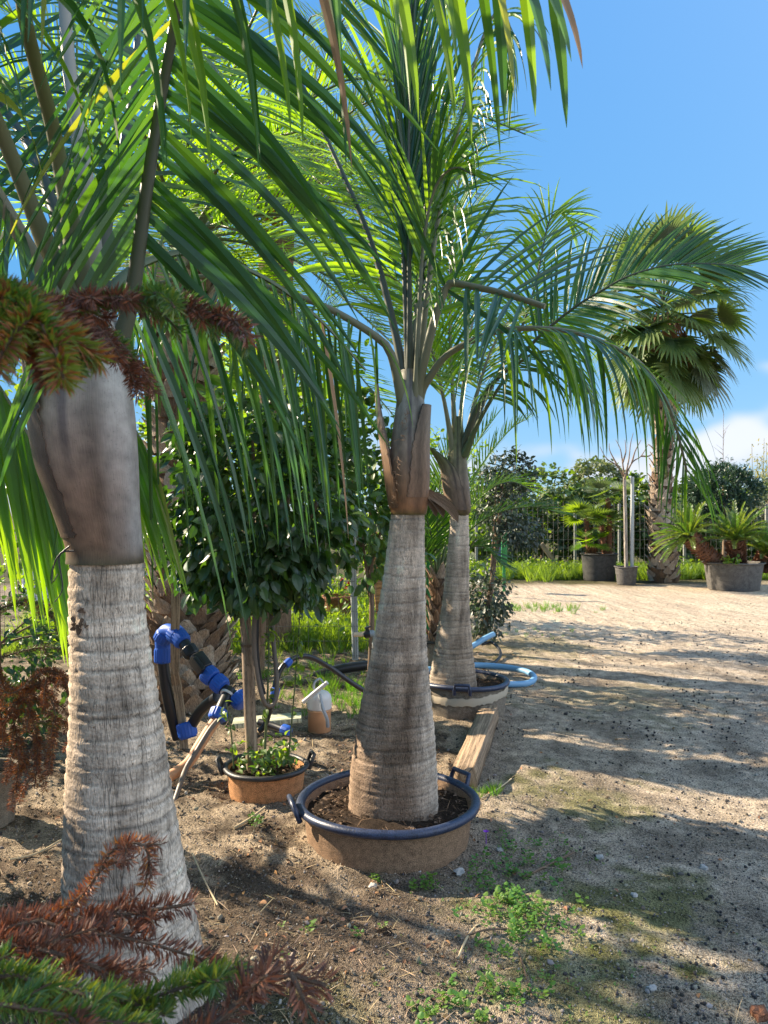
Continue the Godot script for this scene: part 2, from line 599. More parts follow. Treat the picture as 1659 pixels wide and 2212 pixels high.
func ring_trunk(prof: Array, o: Dictionary) -> MB:
	# prof: [x, y, depth, half width] in the photograph's units from the foot up
	var p := []
	var rad := []
	for q in prof:
		p.append(at(q[0], q[1], q[2]))
		rad.append(q[3] * q[2] / F)
	var dist := [0.0]
	for k in range(1, p.size()):
		dist.append(dist[k - 1] + p[k].distance_to(p[k - 1]))
	var total: float = dist[-1]
	var rows := int(total / o.get("row", 0.008))
	var cols: int = o.get("cols", 110)
	var rings := []
	var y := 0.0
	while y < total + 0.1:
		rings.append([y, rr(-1, 1), rr(0, TAU), rr(0.002, 0.010), rr(0.4, 1.0)])
		y += lerpf(o.get("gap0", 0.035), o.get("gap1", 0.075), clampf(y / total, 0, 1)) * rr(0.65, 1.3)
	var b := MB.new()
	b.colored = true
	var seg := 0
	var ring0 := 0
	for row in rows + 1:
		var h := total * row / rows
		while seg < p.size() - 2 and h > dist[seg + 1]:
			seg += 1
		var f: float = (h - dist[seg]) / (dist[seg + 1] - dist[seg])
		var p0: Vector3 = p[maxi(seg - 1, 0)]
		var p3: Vector3 = p[mini(seg + 2, p.size() - 1)]
		var q: Vector3 = p[seg].cubic_interpolate(p[seg + 1], p0, p3, f)
		var rd: float = cubic_interpolate(rad[seg], rad[seg + 1], rad[maxi(seg - 1, 0)], rad[mini(seg + 2, p.size() - 1)], f)
		while ring0 < rings.size() - 2 and rings[ring0 + 1][0] < h - 0.02:
			ring0 += 1
		for j in cols + 1:
			var a := TAU * j / cols
			var ca := cos(a)
			var sa := sin(a)
			var dr := 0.0
			var shade := 1.0
			for kk in range(ring0, mini(ring0 + 4, rings.size())):
				var g: Array = rings[kk]
				var hr: float = g[0] + sin(a + g[2]) * g[3] + sin(a * 3.0 + g[2] * 2.0) * 0.002 + 0.0045 * noise.get_noise_3d(ca * 90, sa * 90, g[0] * 700)
				var z: float = h - hr
				var groove: float = exp(-z * z / 0.00002) * g[4] * o.get("groove", 1.0)
				dr -= 0.0055 * groove
				if z < 0.0 and z > -0.03:
					dr += 0.0035 * (1.0 + z / 0.03) * o.get("groove", 1.0)
				shade *= 1.0 - 0.5 * groove
			var gk := ring0
			while gk < rings.size() - 1 and rings[gk + 1][0] < h:
				gk += 1
			var n1 := noise.get_noise_3d(ca * 25, h * 55, sa * 25)
			var n2 := noise.get_noise_3d(ca * 140, h * 260, sa * 140)
			dr += 0.0035 * n1 + 0.0016 * n2
			var tone: float = 1.0 + 0.16 * rings[gk][1] + 0.5 * n1 + 0.35 * n2
			var k0: Color = o.low
			var k1: Color = o.high
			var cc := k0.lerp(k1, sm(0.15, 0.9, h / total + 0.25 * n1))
			if o.has("lit"):   # painted light
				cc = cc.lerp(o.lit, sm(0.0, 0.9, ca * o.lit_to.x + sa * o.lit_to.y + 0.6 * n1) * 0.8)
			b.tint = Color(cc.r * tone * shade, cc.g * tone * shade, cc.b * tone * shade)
			b.pt(q + Vector3(ca, 0, -sa) * (rd + dr), Vector2(float(j) / cols, h))
	for row in rows:
		for j in cols:
			var a0: int = row * (cols + 1) + j
			var b0: int = a0 + cols + 1
			b.quad(a0, b0, b0 + 1, a0 + 1)
	return b


func shaft(prof: Array, colors: Array, o: Dictionary) -> MB:   # smooth sheath: rows blended, colours [from the foot up]
	var p := []
	var rad := []
	for q in prof:
		p.append(at(q[0], q[1], q[2]))
		rad.append(q[3] * q[2] / F)
	var b := MB.new()
	b.colored = true
	var cols: int = o.get("cols", 64)
	var rows := 60
	var a0: float = o.get("from", 0.0)
	var a1: float = o.get("to", TAU)
	var n := p.size() - 1
	var thick: float = o.get("thick", 0.0)
	for layer in (2 if thick > 0.0 else 1):
		var first := b.v.size()
		for row in rows + 1:
			var x := float(row) / rows * n
			var s := mini(int(x), n - 1)
			var f := x - s
			var q: Vector3 = p[s].cubic_interpolate(p[s + 1], p[maxi(s - 1, 0)], p[mini(s + 2, n)], f)
			var rd: float = cubic_interpolate(rad[s], rad[s + 1], rad[maxi(s - 1, 0)], rad[mini(s + 2, n)], f) - layer * thick
			var tt := float(row) / rows * (colors.size() - 1)
			var cs := mini(int(tt), colors.size() - 2)
			var cc: Color = colors[cs].lerp(colors[cs + 1], tt - cs)
			# a torn, uneven edge on open sheaths
			var e0 := a0 + (0.12 * noise.get_noise_2d(row * 40.0, 7.0) if a1 - a0 < 6.0 else 0.0)
			var e1 := a1 + (0.12 * noise.get_noise_2d(row * 40.0, 57.0) if a1 - a0 < 6.0 else 0.0)
			if o.has("narrow"):
				var mid := (a0 + a1) / 2
				var k: float = lerpf(1.0, o.narrow, pow(float(row) / rows, 1.3))
				e0 = mid + (e0 - mid) * k
				e1 = mid + (e1 - mid) * k
			for j in cols + 1:
				var a := lerpf(e0, e1, float(j) / cols)
				if o.has("side_light"):  # right side paled to grey, painting in light from the open sky
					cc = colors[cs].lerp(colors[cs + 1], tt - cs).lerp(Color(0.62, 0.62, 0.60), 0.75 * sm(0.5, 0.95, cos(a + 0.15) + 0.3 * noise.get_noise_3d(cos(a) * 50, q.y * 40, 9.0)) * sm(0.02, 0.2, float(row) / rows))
				var n1 := noise.get_noise_3d(cos(a) * 30, q.y * 35, sin(a) * 30)
				var n2 := noise.get_noise_3d(cos(a) * 60, q.y * 20 + 90, sin(a) * 60)
				var tone := 1.0 + 0.55 * n1 + 0.3 * n2
				var blot: float = sm(0.28, 0.5, n2) * 0.55
				b.tint = Color(cc.r * tone * (1 - blot), cc.g * tone * (1 - blot), cc.b * tone * (1 - blot * 0.9))
				b.pt(q + Vector3(cos(a), 0, -sin(a)) * (rd + 0.003 * n1), Vector2(float(j) / cols, q.y))
		for row in rows:
			for j in cols:
				var k0: int = first + row * (cols + 1) + j
				var k1: int = k0 + cols + 1
				if layer == 0: b.quad(k0, k1, k1 + 1, k0 + 1)
				else: b.quad(k0, k0 + 1, k1 + 1, k1)
		if layer == 1:   # close the edges
			var other := first - (rows + 1) * (cols + 1)
			for row in rows:
				for j in [0, cols]:
					var k0: int = first + row * (cols + 1) + j
					var k1: int = other + row * (cols + 1) + j
					b.quad(k0, k0 + cols + 1, k1 + cols + 1, k1)
			for j in cols:
				var k0: int = first + rows * (cols + 1) + j
				var k1: int = other + rows * (cols + 1) + j
				b.quad(k0, k0 + 1, k1 + 1, k1)
	return b


func tub(called: String, label: String, c: Vector3, r: float, top: float, foot: float, wall: Material, rim: Material, o := {}) -> Node3D:
	# a round nursery tub: wall with a rolled rim, soil, two square handles
	var t := thing(called, label, o.get("category", "plant pot"), Vector3(c.x, foot, c.z), o.get("group", ""))
	var k: float = o.get("slope", 0.88)
	var b := MB.new()
	var h := top - foot
	var cc := Vector3(c.x, foot, c.z)
	b.lathe(cc, [[0.0, 0.0], [r * k * 0.97, 0.0], [r * k, 0.012], [lerpf(r * k, r * 0.97, 0.4), h * 0.4], [lerpf(r * k, r * 0.97, 0.75), h * 0.75], [r * 0.97, h * 0.98], [r * 0.93, h * 0.985], [r * 0.91, h * 0.6]], 72, 6.0, 1.0)
	warp(b, cc)
	build(t, "wall", b, wall)
	b = MB.new()
	var w: float = o.get("rim", 0.02)
	var prof := []
	for j in 13:
		var a := -PI * 0.5 + TAU * j / 12.0
		prof.append([r + cos(a) * w, h + sin(a) * w * 0.9])
	b.lathe(cc, prof, 84)
	warp(b, cc)
	build(t, "rim", b, rim)
	var sl: float = o.get("soil", h - 0.05)
	b = MB.new()
	var rings := 14
	var segs := 60
	for q in rings + 1:
		for j in segs + 1:
			var a := TAU * j / segs
			var rad := r * 0.935 * q / rings
			var p := cc + Vector3(cos(a) * rad, sl, -sin(a) * rad)
			p.y += 0.018 * noise.get_noise_2d(p.x * 500, p.z * 500) + 0.03 * noise.get_noise_2d(p.x * 140, p.z * 140) + 0.02 * (1 - float(q) / rings)
			b.pt(p, Vector2(p.x, p.z))
	for q in rings:
		for j in segs:
			var a0: int = q * (segs + 1) + j
			var b0: int = a0 + segs + 1
			b.quad(a0, b0, b0 + 1, a0 + 1)
	build(t, "soil", b, M.soil)
	var bits := [[], []]
	var n_bits := int(r * r * 4200.0)
	for nb in n_bits:
		var a := rr(0, TAU)
		var q := cc + Vector3(cos(a), 0, sin(a)) * r * 0.9 * sqrt(rng.randf())
		q.y += sl + 0.012 + rr(0, 0.012)
		var s := rr(0.02, 0.07)
		bits[nb % 2].append(Transform3D(Basis.from_euler(Vector3(rr(-0.2, 0.5), rr(0, TAU), rr(-0.6, 0.6))).scaled_local(Vector3(s, s, s) * (0.5 if nb % 2 else 1.0)), q))
	var sb := MB.new()
	sb.blade(Vector3.ZERO, Vector3(0, 0.1, -1), Vector3.UP, 1.0, 0.05, 0.5, 4, 0.0, 0.5)
	many(t, "litter", sb.mesh(), M.sheath_dry, bits[0])
	many(t, "litter", leaf_mesh(1.0, 0.5, 1.0, 0.5, 3), M.leaf_base_dark, bits[1])
	for a in o.get("handles", []):
		b = MB.new()
		var out := Vector3(cos(a), 0, -sin(a))
		var tg := Vector3(-sin(a), 0, -cos(a))
		var hw: float = o.get("handle", 0.055)
		var q0 := cc + out * (r + w * 0.8) + Vector3.UP * (h - 0.035)
		var pts := PackedVector3Array([q0 - tg * hw, q0 - tg * hw + Vector3.UP * 0.03 + out * 0.012, q0 - tg * hw * 0.9 + Vector3.UP * 0.075 + out * 0.03, q0 + tg * hw * 0.9 + Vector3.UP * 0.075 + out * 0.03, q0 + tg * hw + Vector3.UP * 0.03 + out * 0.012, q0 + tg * hw])
		b.tube(pts, taper(6, 0.012, 0.012), 8)
		build(t, "handle", b, rim)
	return t


func warp(b: MB, c: Vector3) -> void:   # soft plastic: nothing stays perfectly round
	for k in b.v.size():
		var q := b.v[k] - c
		var a := Vector2(q.x, q.z).normalized() if Vector2(q.x, q.z).length() > 0.001 else Vector2.ZERO
		var f := 1.0 + 0.028 * noise.get_noise_3d(a.x * 30 + c.x * 900, a.y * 30, 4.0)
		b.v[k] = c + Vector3(q.x * f, q.y + 0.012 * noise.get_noise_3d(a.x * 25 + 70, a.y * 25, c.z * 500) * clampf(q.y * 8.0, 0, 1), q.z * f)


func leaf_mesh(l: float, w: float, curl: float, fold := 0.25, seg := 4) -> ArrayMesh:
	var b := MB.new()
	var first := 0
	var p := Vector3.ZERO
	var ang := 0.0
	for k in seg + 1:
		var s := float(k) / seg
		var ww := w * 0.5 * pow(sin(PI * clampf(0.06 + 0.94 * s, 0, 1)), 0.75) if k < seg else 0.0005
		b.pt(p + Vector3(-ww, fold * ww, 0))
		b.pt(p)
		b.pt(p)
		b.pt(p + Vector3(ww, fold * ww, 0))
		ang -= curl / seg
		p += Vector3(0, sin(ang), -cos(ang)) * l / seg
	for k in seg:
		var a := first + k * 4
		b.quad(a, a + 4, a + 5, a + 1)
		b.quad(a + 2, a + 6, a + 7, a + 3)
	return b.mesh()


func facing(p: Vector3, dir: Vector3, s: float, up := Vector3.UP) -> Transform3D:   # -z of the leaf along dir
	var u := up if absf(dir.normalized().dot(up)) < 0.97 else Vector3(1, 0, 0.2)
	var bs := Basis.looking_at(dir, u)
	bs = bs * Basis(Vector3(0, 0, 1), rr(-0.9, 0.9))
	return Transform3D(bs.scaled_local(Vector3(s, s, s)), p)


func crown_spots(c: Vector3, rad: Vector3, clumps: int, per: int, cr: float, shell := 0.55, droop := 0.2, smin := 0.75, smax := 1.25) -> Array:
	var out := []
	for k in clumps:
		var u := rdir()
		var q := c + u * rad * pow(rr(pow(shell, 3.0), 1.0), 1.0 / 3.0) * rr(0.9, 1.06)
		var cs := cr * rr(0.6, 1.4)
		for j in per:
			var p := q + rdir() * cs * sqrt(rng.randf()) * Vector3(1, 0.75, 1)
			var d := ((p - c) / rad).normalized() * 0.8 + rdir() * 0.8 + Vector3.DOWN * droop
			out.append(facing(p, d.normalized(), rr(smin, smax), (Vector3.UP + rdir() * 0.5).normalized()))
	return out


func foliage(parent: Node3D, spots: Array, m: Mesh, mats: Array) -> void:
	var lists := []
	for k in mats.size():
		lists.append([])
	for t in spots:
		lists[rng.randi() % mats.size()].append(t)
	for k in mats.size():
		if lists[k].size():
			many(parent, "foliage", m, M[mats[k]], lists[k])


func limb(parent: Node3D, called: String, path: Array, r0: float, r1: float, m: Material, seg := 9) -> MeshInstance3D:
	var b := MB.new()
	var p := smooth_path(path, 18)
	b.tube(p, taper(p.size(), r0, r1), seg, 1.0, 1.0)
	return build(parent, called, b, m)


func needle_axis(axis: MB, nb: Dictionary, p: PackedVector3Array, r: float, nl: float, per_m: float, mats: Array, lean := 0.55) -> void:
	axis.tube(p, taper(p.size(), r, r * 0.45), 6)
	var l := 0.0
	for k in range(1, p.size()):
		l += p[k].distance_to(p[k - 1])
	var fr := MB.frames(p)
	var n := int(l * per_m * 2.6)
	for k in n:
		var x := rng.randf() * (p.size() - 1.001)
		var j := int(x)
		var q := p[j].lerp(p[j + 1], x - j)
		var a := rr(0, TAU)
		var radial: Vector3 = fr[j][0] * cos(a) + fr[j][1] * sin(a)
		var tan_: Vector3 = fr[j][2]
		var d := (radial + tan_ * lean * rr(0.6, 1.5) + rdir() * 0.15).normalized()
		var m: Material = mats[rng.randi() % mats.size()]
		if not nb.has(m):
			nb[m] = MB.new()
		var w := d.cross(rdir()).normalized() * nl * 0.062
		nb[m].needle(q + radial * r * 0.6, q + d * nl * rr(0.7, 1.15), w)


func needle_branch(owner_: Node3D, path: Array, o: Dictionary) -> void:
	var axis := MB.new()
	var nb := {}
	var p := smooth_path(path, 24)
	needle_axis(axis, nb, p, o.get("r", 0.006), o.nl, o.per, o.mats, o.get("lean", 0.55))
	for k in o.get("twigs", 0):
		var x: float = lerpf(o.get("t0", 0.15), 0.97, (k + rng.randf()) / o.twigs) * 24.0
		var j := mini(int(x), 23)
		var q := p[j].lerp(p[j + 1], x - j)
		var tan_ := (p[j + 1] - p[j]).normalized()
		var s := tan_.cross(Vector3.UP).normalized() * (1.0 if k % 2 else -1.0)
		var l: float = o.twig * rr(0.6, 1.15) * (1.0 - 0.45 * x / 24.0)
		var d: Vector3 = (s * rr(0.3, 1.0) + tan_ * rr(0.4, 0.9) + Vector3.UP * o.get("rise", 0.0) + rdir() * 0.25).normalized()
		var tw := PackedVector3Array([q])
		var sag: float = o.get("sag", 5.0)
		for step in 8:
			q += d * l / 8
			d = (d + Vector3.DOWN * sag * l / 8).normalized()
			tw.append(q)
		var mm: Array = o.mats
		if o.has("twig_mats"):
			mm = o.twig_mats[rng.randi() % o.twig_mats.size()]
		needle_axis(axis, nb, tw, o.get("r", 0.006) * 0.55, o.nl, o.per, mm, o.get("lean", 0.55))
	var stem := build(owner_, "branch", axis, M.twig_bark)
	for m in nb:
		build(stem, "needles", nb[m], m, "stuff")


func boots(parent: Node3D, base: Array, o: Dictionary) -> void:
	# old leaf bases in spirals round a trunk; base: [[centre, radius], ...] from the foot up
	var shapes := []
	for k in 4:
		var b := MB.new()
		var w: float = o.w * rr(0.85, 1.15)
		var h: float = o.h * rr(0.85, 1.15)
		var th: float = o.th * rr(0.8, 1.2)
		var n := 5
		for row in n + 1:
			var s := float(row) / n
			var ww := w * 0.5 * (pow(sin(PI * (0.5 + 0.47 * s)), 0.8) if s > 0.0 else 1.0) * lerpf(1.0, rr(0.85, 1.0), s)
			var out := th * (0.15 + 1.1 * s + 0.5 * s * s)
			var y := h * s
			var d := th * lerpf(0.9, 0.35, s)
			for q in [[-1.0, 0.0], [-0.5, 0.75], [0.0, 1.0], [0.5, 0.75], [1.0, 0.0]]:
				b.pt(Vector3(q[0] * ww, y + rr(-0.1, 0.1) * h * s, out + q[1] * d * 0.5), Vector2(q[0] * ww * 3.0, y * 3.0))
			b.pt(Vector3(0, y - 0.05 * h, out - d * 0.6), Vector2(0, y * 3.0))
		for row in n:
			for q in 6:
				var a0: int = row * 6 + q
				var a1: int = row * 6 + (q + 1) % 6
				b.quad(a0, a0 + 6, a1 + 6, a1)
		var e := n * 6
		for q in range(1, 5):
			b.tri(e, e + q + 1, e + q)
		shapes.append(b.mesh(Vector3.ZERO, false))
	var total := 0.0
	for k in range(1, base.size()):
		total += base[k][0].distance_to(base[k - 1][0])
	var around: int = o.around
	var rows := int(total / o.pitch)
	var off := origin(parent)
	for row in rows:
		var x := (row + 0.3) / rows * (base.size() - 1)
		var s := mini(int(x), base.size() - 2)
		var q: Vector3 = base[s][0].lerp(base[s + 1][0], x - s)
		var rad: float = lerpf(base[s][1], base[s + 1][1], x - s)
		for j in around:
			var a := TAU * (j + 0.5 * (row % 2)) / around + rr(-0.07, 0.07) + row * 0.04
			var out := Vector3(cos(a), 0, sin(a))
			if out.dot(-q.normalized()) < -0.45:
				continue   # the far side, which no step to the side would show
			var m := MeshInstance3D.new()
			m.mesh = shapes[rng.randi() % 4]
			m.material_override = M[o.mats[rng.randi() % o.mats.size()]]
			var bs := Basis(Vector3.UP.cross(out), Vector3.UP, out)
			bs = bs * Basis(Vector3(1, 0, 0), rr(-0.12, 0.2)) * Basis(Vector3(0, 0, 1), rr(-0.2, 0.2))
			var sc := rr(0.85, 1.15)
			m.transform = Transform3D(bs.scaled_local(Vector3(sc, sc, sc)), q + out * rad * 0.9 + Vector3.UP * rr(-0.1, 0.1) * o.pitch - off)
			m.name = "leaf_base"
			parent.add_child(m, true)


func fan_leaf(parent: Node3D, from: Vector3, dir: Vector3, stalk: float, r: float, m: Material, o := {}) -> void:
	var d := dir.normalized()
	var side := d.cross(Vector3.UP).normalized()
	if side.length() < 0.5:
		side = Vector3.RIGHT
	side = side.rotated(d, rr(-0.5, 0.5))
	var sag: float = o.get("sag", 0.35)
	var pth := PackedVector3Array([from])
	var q := from
	var dd := d
	for k in 6:
		q += dd * stalk / 6
		dd = (dd + Vector3.DOWN * sag * 0.16).normalized()
		pth.append(q)
	var b := MB.new()
	b.tube(pth, taper(7, o.get("sr", 0.02), o.get("sr", 0.02) * 0.5), 5)
	var n: int = o.get("n", 26)
	var up := side.cross(dd).normalized()
	for k in n:
		var f := (k + 0.5) / n * 2.0 - 1.0
		var a: float = f * o.get("spread", 1.95)
		var dr := (dd * cos(a) + side * sin(a) + up * 0.22 * absf(f)).normalized()
		b.blade(q, dr, up, r * (1.0 - 0.28 * absf(f)) * rr(0.9, 1.1), r * o.get("wid", 0.17), o.get("droop", 0.7) * rr(0.6, 1.6), 4, 0.3, 0.8)
	build(parent, "fan_leaf", b, m)


# ---------------------------------------------------------------- ground

func edge_x(d: float) -> float:   # where bed soil gives way to the path
	return 0.05 + 0.16 * (d - 2.2) + 0.25 * noise.get_noise_2d(d * 22, 3.0)


func height(x: float, z: float) -> float:
	var d := -z
	var bed: float = 1.0 - sm(-0.25, 0.35, x - edge_x(d))
	var y := 0.020 * noise.get_noise_2d(x * 40, z * 40) + 0.010 * noise.get_noise_2d(x * 170, z * 170 + 40)
	y += (0.008 + 0.010 * bed) * noise.get_noise_2d(x * 420 + 9, z * 420) * 0.6 + 0.009 * (0.4 + bed) * noise.get_noise_2d(x * 1100, z * 1100 + 77)
	y += bed * 0.014 * sm(0.0, 0.5, noise.get_noise_2d(x * 95 + 500, z * 95))
	for q in [[0.05, 3.49, 0.62, 0.045], [0.6, 5.7, 0.55, 0.03], [-0.62, 4.1, 0.45, 0.03]]:
		var r2: float = (Vector2(x, d) - Vector2(q[0], q[1])).length() / q[2]
		y += q[3] * exp(-r2 * r2)
	return y


func spot(x: float, y: float) -> Vector3:   # ground point that the photograph shows at (x, y)
	var d := 2492.4 / (y - 1106.0)
	var p := at(x, y, d)
	p.y = height(p.x, p.z)
	return p


func ground_tint(x: float, z: float) -> Color:
	var d := -z
	var n1 := noise.get_noise_2d(x * 28, z * 28)
	var n2 := noise.get_noise_2d(x * 90 + 300, z * 90)
	var n3 := noise.get_noise_2d(x * 300 + 70, z * 300)
	var soil := Color(0.165, 0.125, 0.092)
	var litter := Color(0.50, 0.40, 0.29)
	var grit := Color(0.66, 0.545, 0.415)
	var sand := Color(0.97, 0.79, 0.59)
	var bed: float = 1.0 - sm(-0.3, 0.45, x - edge_x(d) + 0.35 * n1 + 0.2 * n2)
	var c := grit.lerp(sand, sm(5.5, 10.5, d + 2.0 * n1))
	c = c.lerp(sand, 0.35 * sm(1.0, 2.0, x) * sm(2.5, 5.0, d))
	c = c.lerp(Color(0.31, 0.25, 0.185), 0.75 * sm(0.0, 0.35, n2 + 0.5 * n3) * (1.0 - sm(7.0, 10.0, d)))
	var inner := soil.lerp(litter, sm(-0.25, 0.3, n2 + 0.6 * n3 + 0.25 * sm(2.9, 4.2, d) - 0.45 * (1.0 - sm(2.8, 3.6, d))))
	c = c.lerp(inner, bed)
	for q in [[1.05, 2.9, 0.34, 0.8], [0.62, 2.42, 0.34, 0.75], [1.0, 4.05, 0.42, 0.75], [0.55, 2.95, 0.3, 0.55], [1.9, 6.2, 0.8, 0.4], [1.6, 8.6, 0.9, 0.5], [-0.2, 2.2, 0.3, 0.4]]:
		var r2: float = (Vector2(x, d) - Vector2(q[0], q[1])).length() / q[2]
		c = c.lerp(Color(0.19, 0.20, 0.055), clampf(q[3] * sm(1.1, 0.2, r2 + 0.9 * n2 + 0.7 * n3), 0, 1))
	if d > 15.4:
		c = c.lerp(Color(0.16, 0.15, 0.07), sm(15.4, 16.4, d + 0.6 * n1))
	return Color(c.r * (1 + 0.35 * n3), c.g * (1 + 0.35 * n3), c.b * (1 + 0.35 * n3))


func axis_steps(a: float, b: float, step: float, lo: float, hi: float) -> PackedFloat32Array:
	var out := PackedFloat32Array()
	var x := a
	while x <= b:
		out.append(x)
		x += step
	var s := step
	while out[-1] < hi:
		s *= 1.075
		out.append(out[-1] + s)
	s = step
	var low := []
	x = a
	while x > lo:
		s *= 1.075
		x -= s
		low.append(x)
	low.reverse()
	var all := PackedFloat32Array(low)
	all.append_array(out)
	return all


func make_ground() -> void:
	var xs := axis_steps(-2.4, 3.4, 0.03, -160.0, 160.0)
	var zs := axis_steps(-7.0, -1.6, 0.03, -260.0, 40.0)
	var b := MB.new()
	b.colored = true
	for z in zs:
		for x in xs:
			b.tint = ground_tint(x, z)
			b.pt(Vector3(x, height(x, z), z))
	var w := xs.size()
	for k in zs.size() - 1:
		for j in w - 1:
			var a := k * w + j
			b.quad(a, a + 1, a + w + 1, a + w)
	# facing up
	for k in range(0, b.i.size(), 3):
		var p := b.v[b.i[k]]
		if (b.v[b.i[k + 2]] - p).cross(b.v[b.i[k + 1]] - p).y < 0:
			var s := b.i[k + 1]
			b.i[k + 1] = b.i[k + 2]
			b.i[k + 2] = s
	build(self, "ground", b, M.ground, "structure")


func ground_bits() -> void:
	# loose things nobody could count: black fallen seeds, grit, straw, leaf crumbs
	var lump := SphereMesh.new()
	lump.radius = 0.5
	lump.height = 1.0
	lump.radial_segments = 6
	lump.rings = 4
	var places := []
	var tints := PackedColorArray()
	for k in 9000:
		var d := 1.7 + 9.0 * pow(rng.randf(), 1.7)
		var x := rr(-0.75, 0.75) * d
		var bed := x < edge_x(d)
		if rng.randf() > (0.35 if bed else 0.9) * (0.55 + noise.get_noise_2d(x * 60, d * 60)):
			continue
		var s := rr(0.005, 0.015) * (1.0 if d < 5 else 1.3)
		var z := -d
		places.append(Transform3D(Basis.from_euler(Vector3(rr(0, 6), rr(0, 6), rr(0, 6))).scaled_local(Vector3(s * rr(0.8, 1.6), s * rr(0.7, 1.2), s)), Vector3(x, height(x, z) + s * 0.25, z)))
		var g := rr(0.5, 2.4)
		tints.append(Color(g, g * 0.95, g * 0.9))
	many(self, "fallen_seeds", lump, M.black_bits, places, tints)
	places = []
	tints = PackedColorArray()
	for k in 60000:
		var d := 1.7 + 11.0 * pow(rng.randf(), 1.6)
		var x := rr(-0.75, 0.75) * d
		var s := rr(0.003, 0.009) * (2.6 if rng.randf() < 0.03 else 1.0)
		var z := -d
		places.append(Transform3D(Basis.from_euler(Vector3(rr(0, 6), rr(0, 6), rr(0, 6))).scaled_local(Vector3(s * rr(0.8, 1.7), s * rr(0.4, 0.9), s)), Vector3(x, height(x, z) + s * 0.15, z)))
		var g := rr(0.08, 0.75) * rr(0.5, 1.0)
		tints.append(Color(g, g * rr(0.85, 1.0), g * rr(0.7, 1.0)))
	var stone := lump.duplicate()
	stone.radial_segments = 5
	stone.rings = 2
	many(self, "grit", stone, M.stone_pale, places, tints)
	# crumbled soil
	places = []
	tints = PackedColorArray()
	for k in 26000:
		var d := 1.7 + 5.5 * pow(rng.randf(), 1.5)
		var x := rr(-0.65, 0.65) * d
		if x > edge_x(d) + rr(-0.2, 0.5):
			continue
		var z := -d
		var s := rr(0.003, 0.010) * (2.2 if rng.randf() < 0.06 else 1.0)
		places.append(Transform3D(Basis.from_euler(Vector3(rr(0, 6), rr(0, 6), rr(0, 6))).scaled_local(Vector3(s * rr(0.8, 1.7), s * rr(0.5, 1.0), s)), Vector3(x, height(x, z) + s * 0.2, z)))
		var c := ground_tint(x, z) * rr(0.35, 1.1)
		tints.append(Color(c.r, c.g, c.b))
	many(self, "soil_crumbs", stone, M.crumb, places, tints)
	# straw and shreds of palm leaf
	var b := MB.new()
	b.blade(Vector3.ZERO, Vector3(0, 0.08, -1), Vector3.UP, 1.0, 0.035, 0.3, 5, 0.0, 0.5)
	var shred := b.mesh()
	places = []
	tints = PackedColorArray()
	for k in 9500:
		var d := 1.8 + 6.5 * pow(rng.randf(), 1.2)
		var x := rr(-0.65, 0.65) * d
		var e := edge_x(d)
		if x > e + 0.15 and rng.randf() > 0.10:
			continue
		var s := rr(0.015, 0.07) * (1.8 if rng.randf() < 0.05 else 1.0)
		var z := -d
		var bs := Basis.from_euler(Vector3(rr(-0.15, 0.35), rr(0, TAU), rr(-0.5, 0.5)))
		places.append(Transform3D(bs.scaled_local(Vector3(s * rr(0.7, 1.6), s, s)), Vector3(x, height(x, z) + rr(0.002, 0.012), z)))
		var g := rr(0.25, 1.25)
		tints.append(Color(g, g * rr(0.85, 1.0), g * rr(0.75, 1.0)))
	many(self, "straw_litter", shred, M.straw, places, tints)
	var crumb := leaf_mesh(1.0, 0.55, 0.9, 0.5, 3)
	places = []
	tints = PackedColorArray()
	for k in 3600:
		var d := 1.8 + 6.5 * pow(rng.randf(), 1.3)
		var x := rr(-0.65, 0.65) * d
		if x > edge_x(d) + 0.3 and rng.randf() > 0.12:
			continue
		var s := rr(0.008, 0.032)
		var z := -d
		places.append(Transform3D(Basis.from_euler(Vector3(rr(-0.6, 0.6), rr(0, TAU), rr(-0.8, 0.8))).scaled_local(Vector3(s, s, s)), Vector3(x, height(x, z) + s * 0.25, z)))
		var g := rr(0.3, 1.3)
		tints.append(Color(g, g * rr(0.8, 1.1), g * rr(0.7, 1.2)))
	many(self, "leaf_litter", crumb, M.dead_leaf, places, tints)


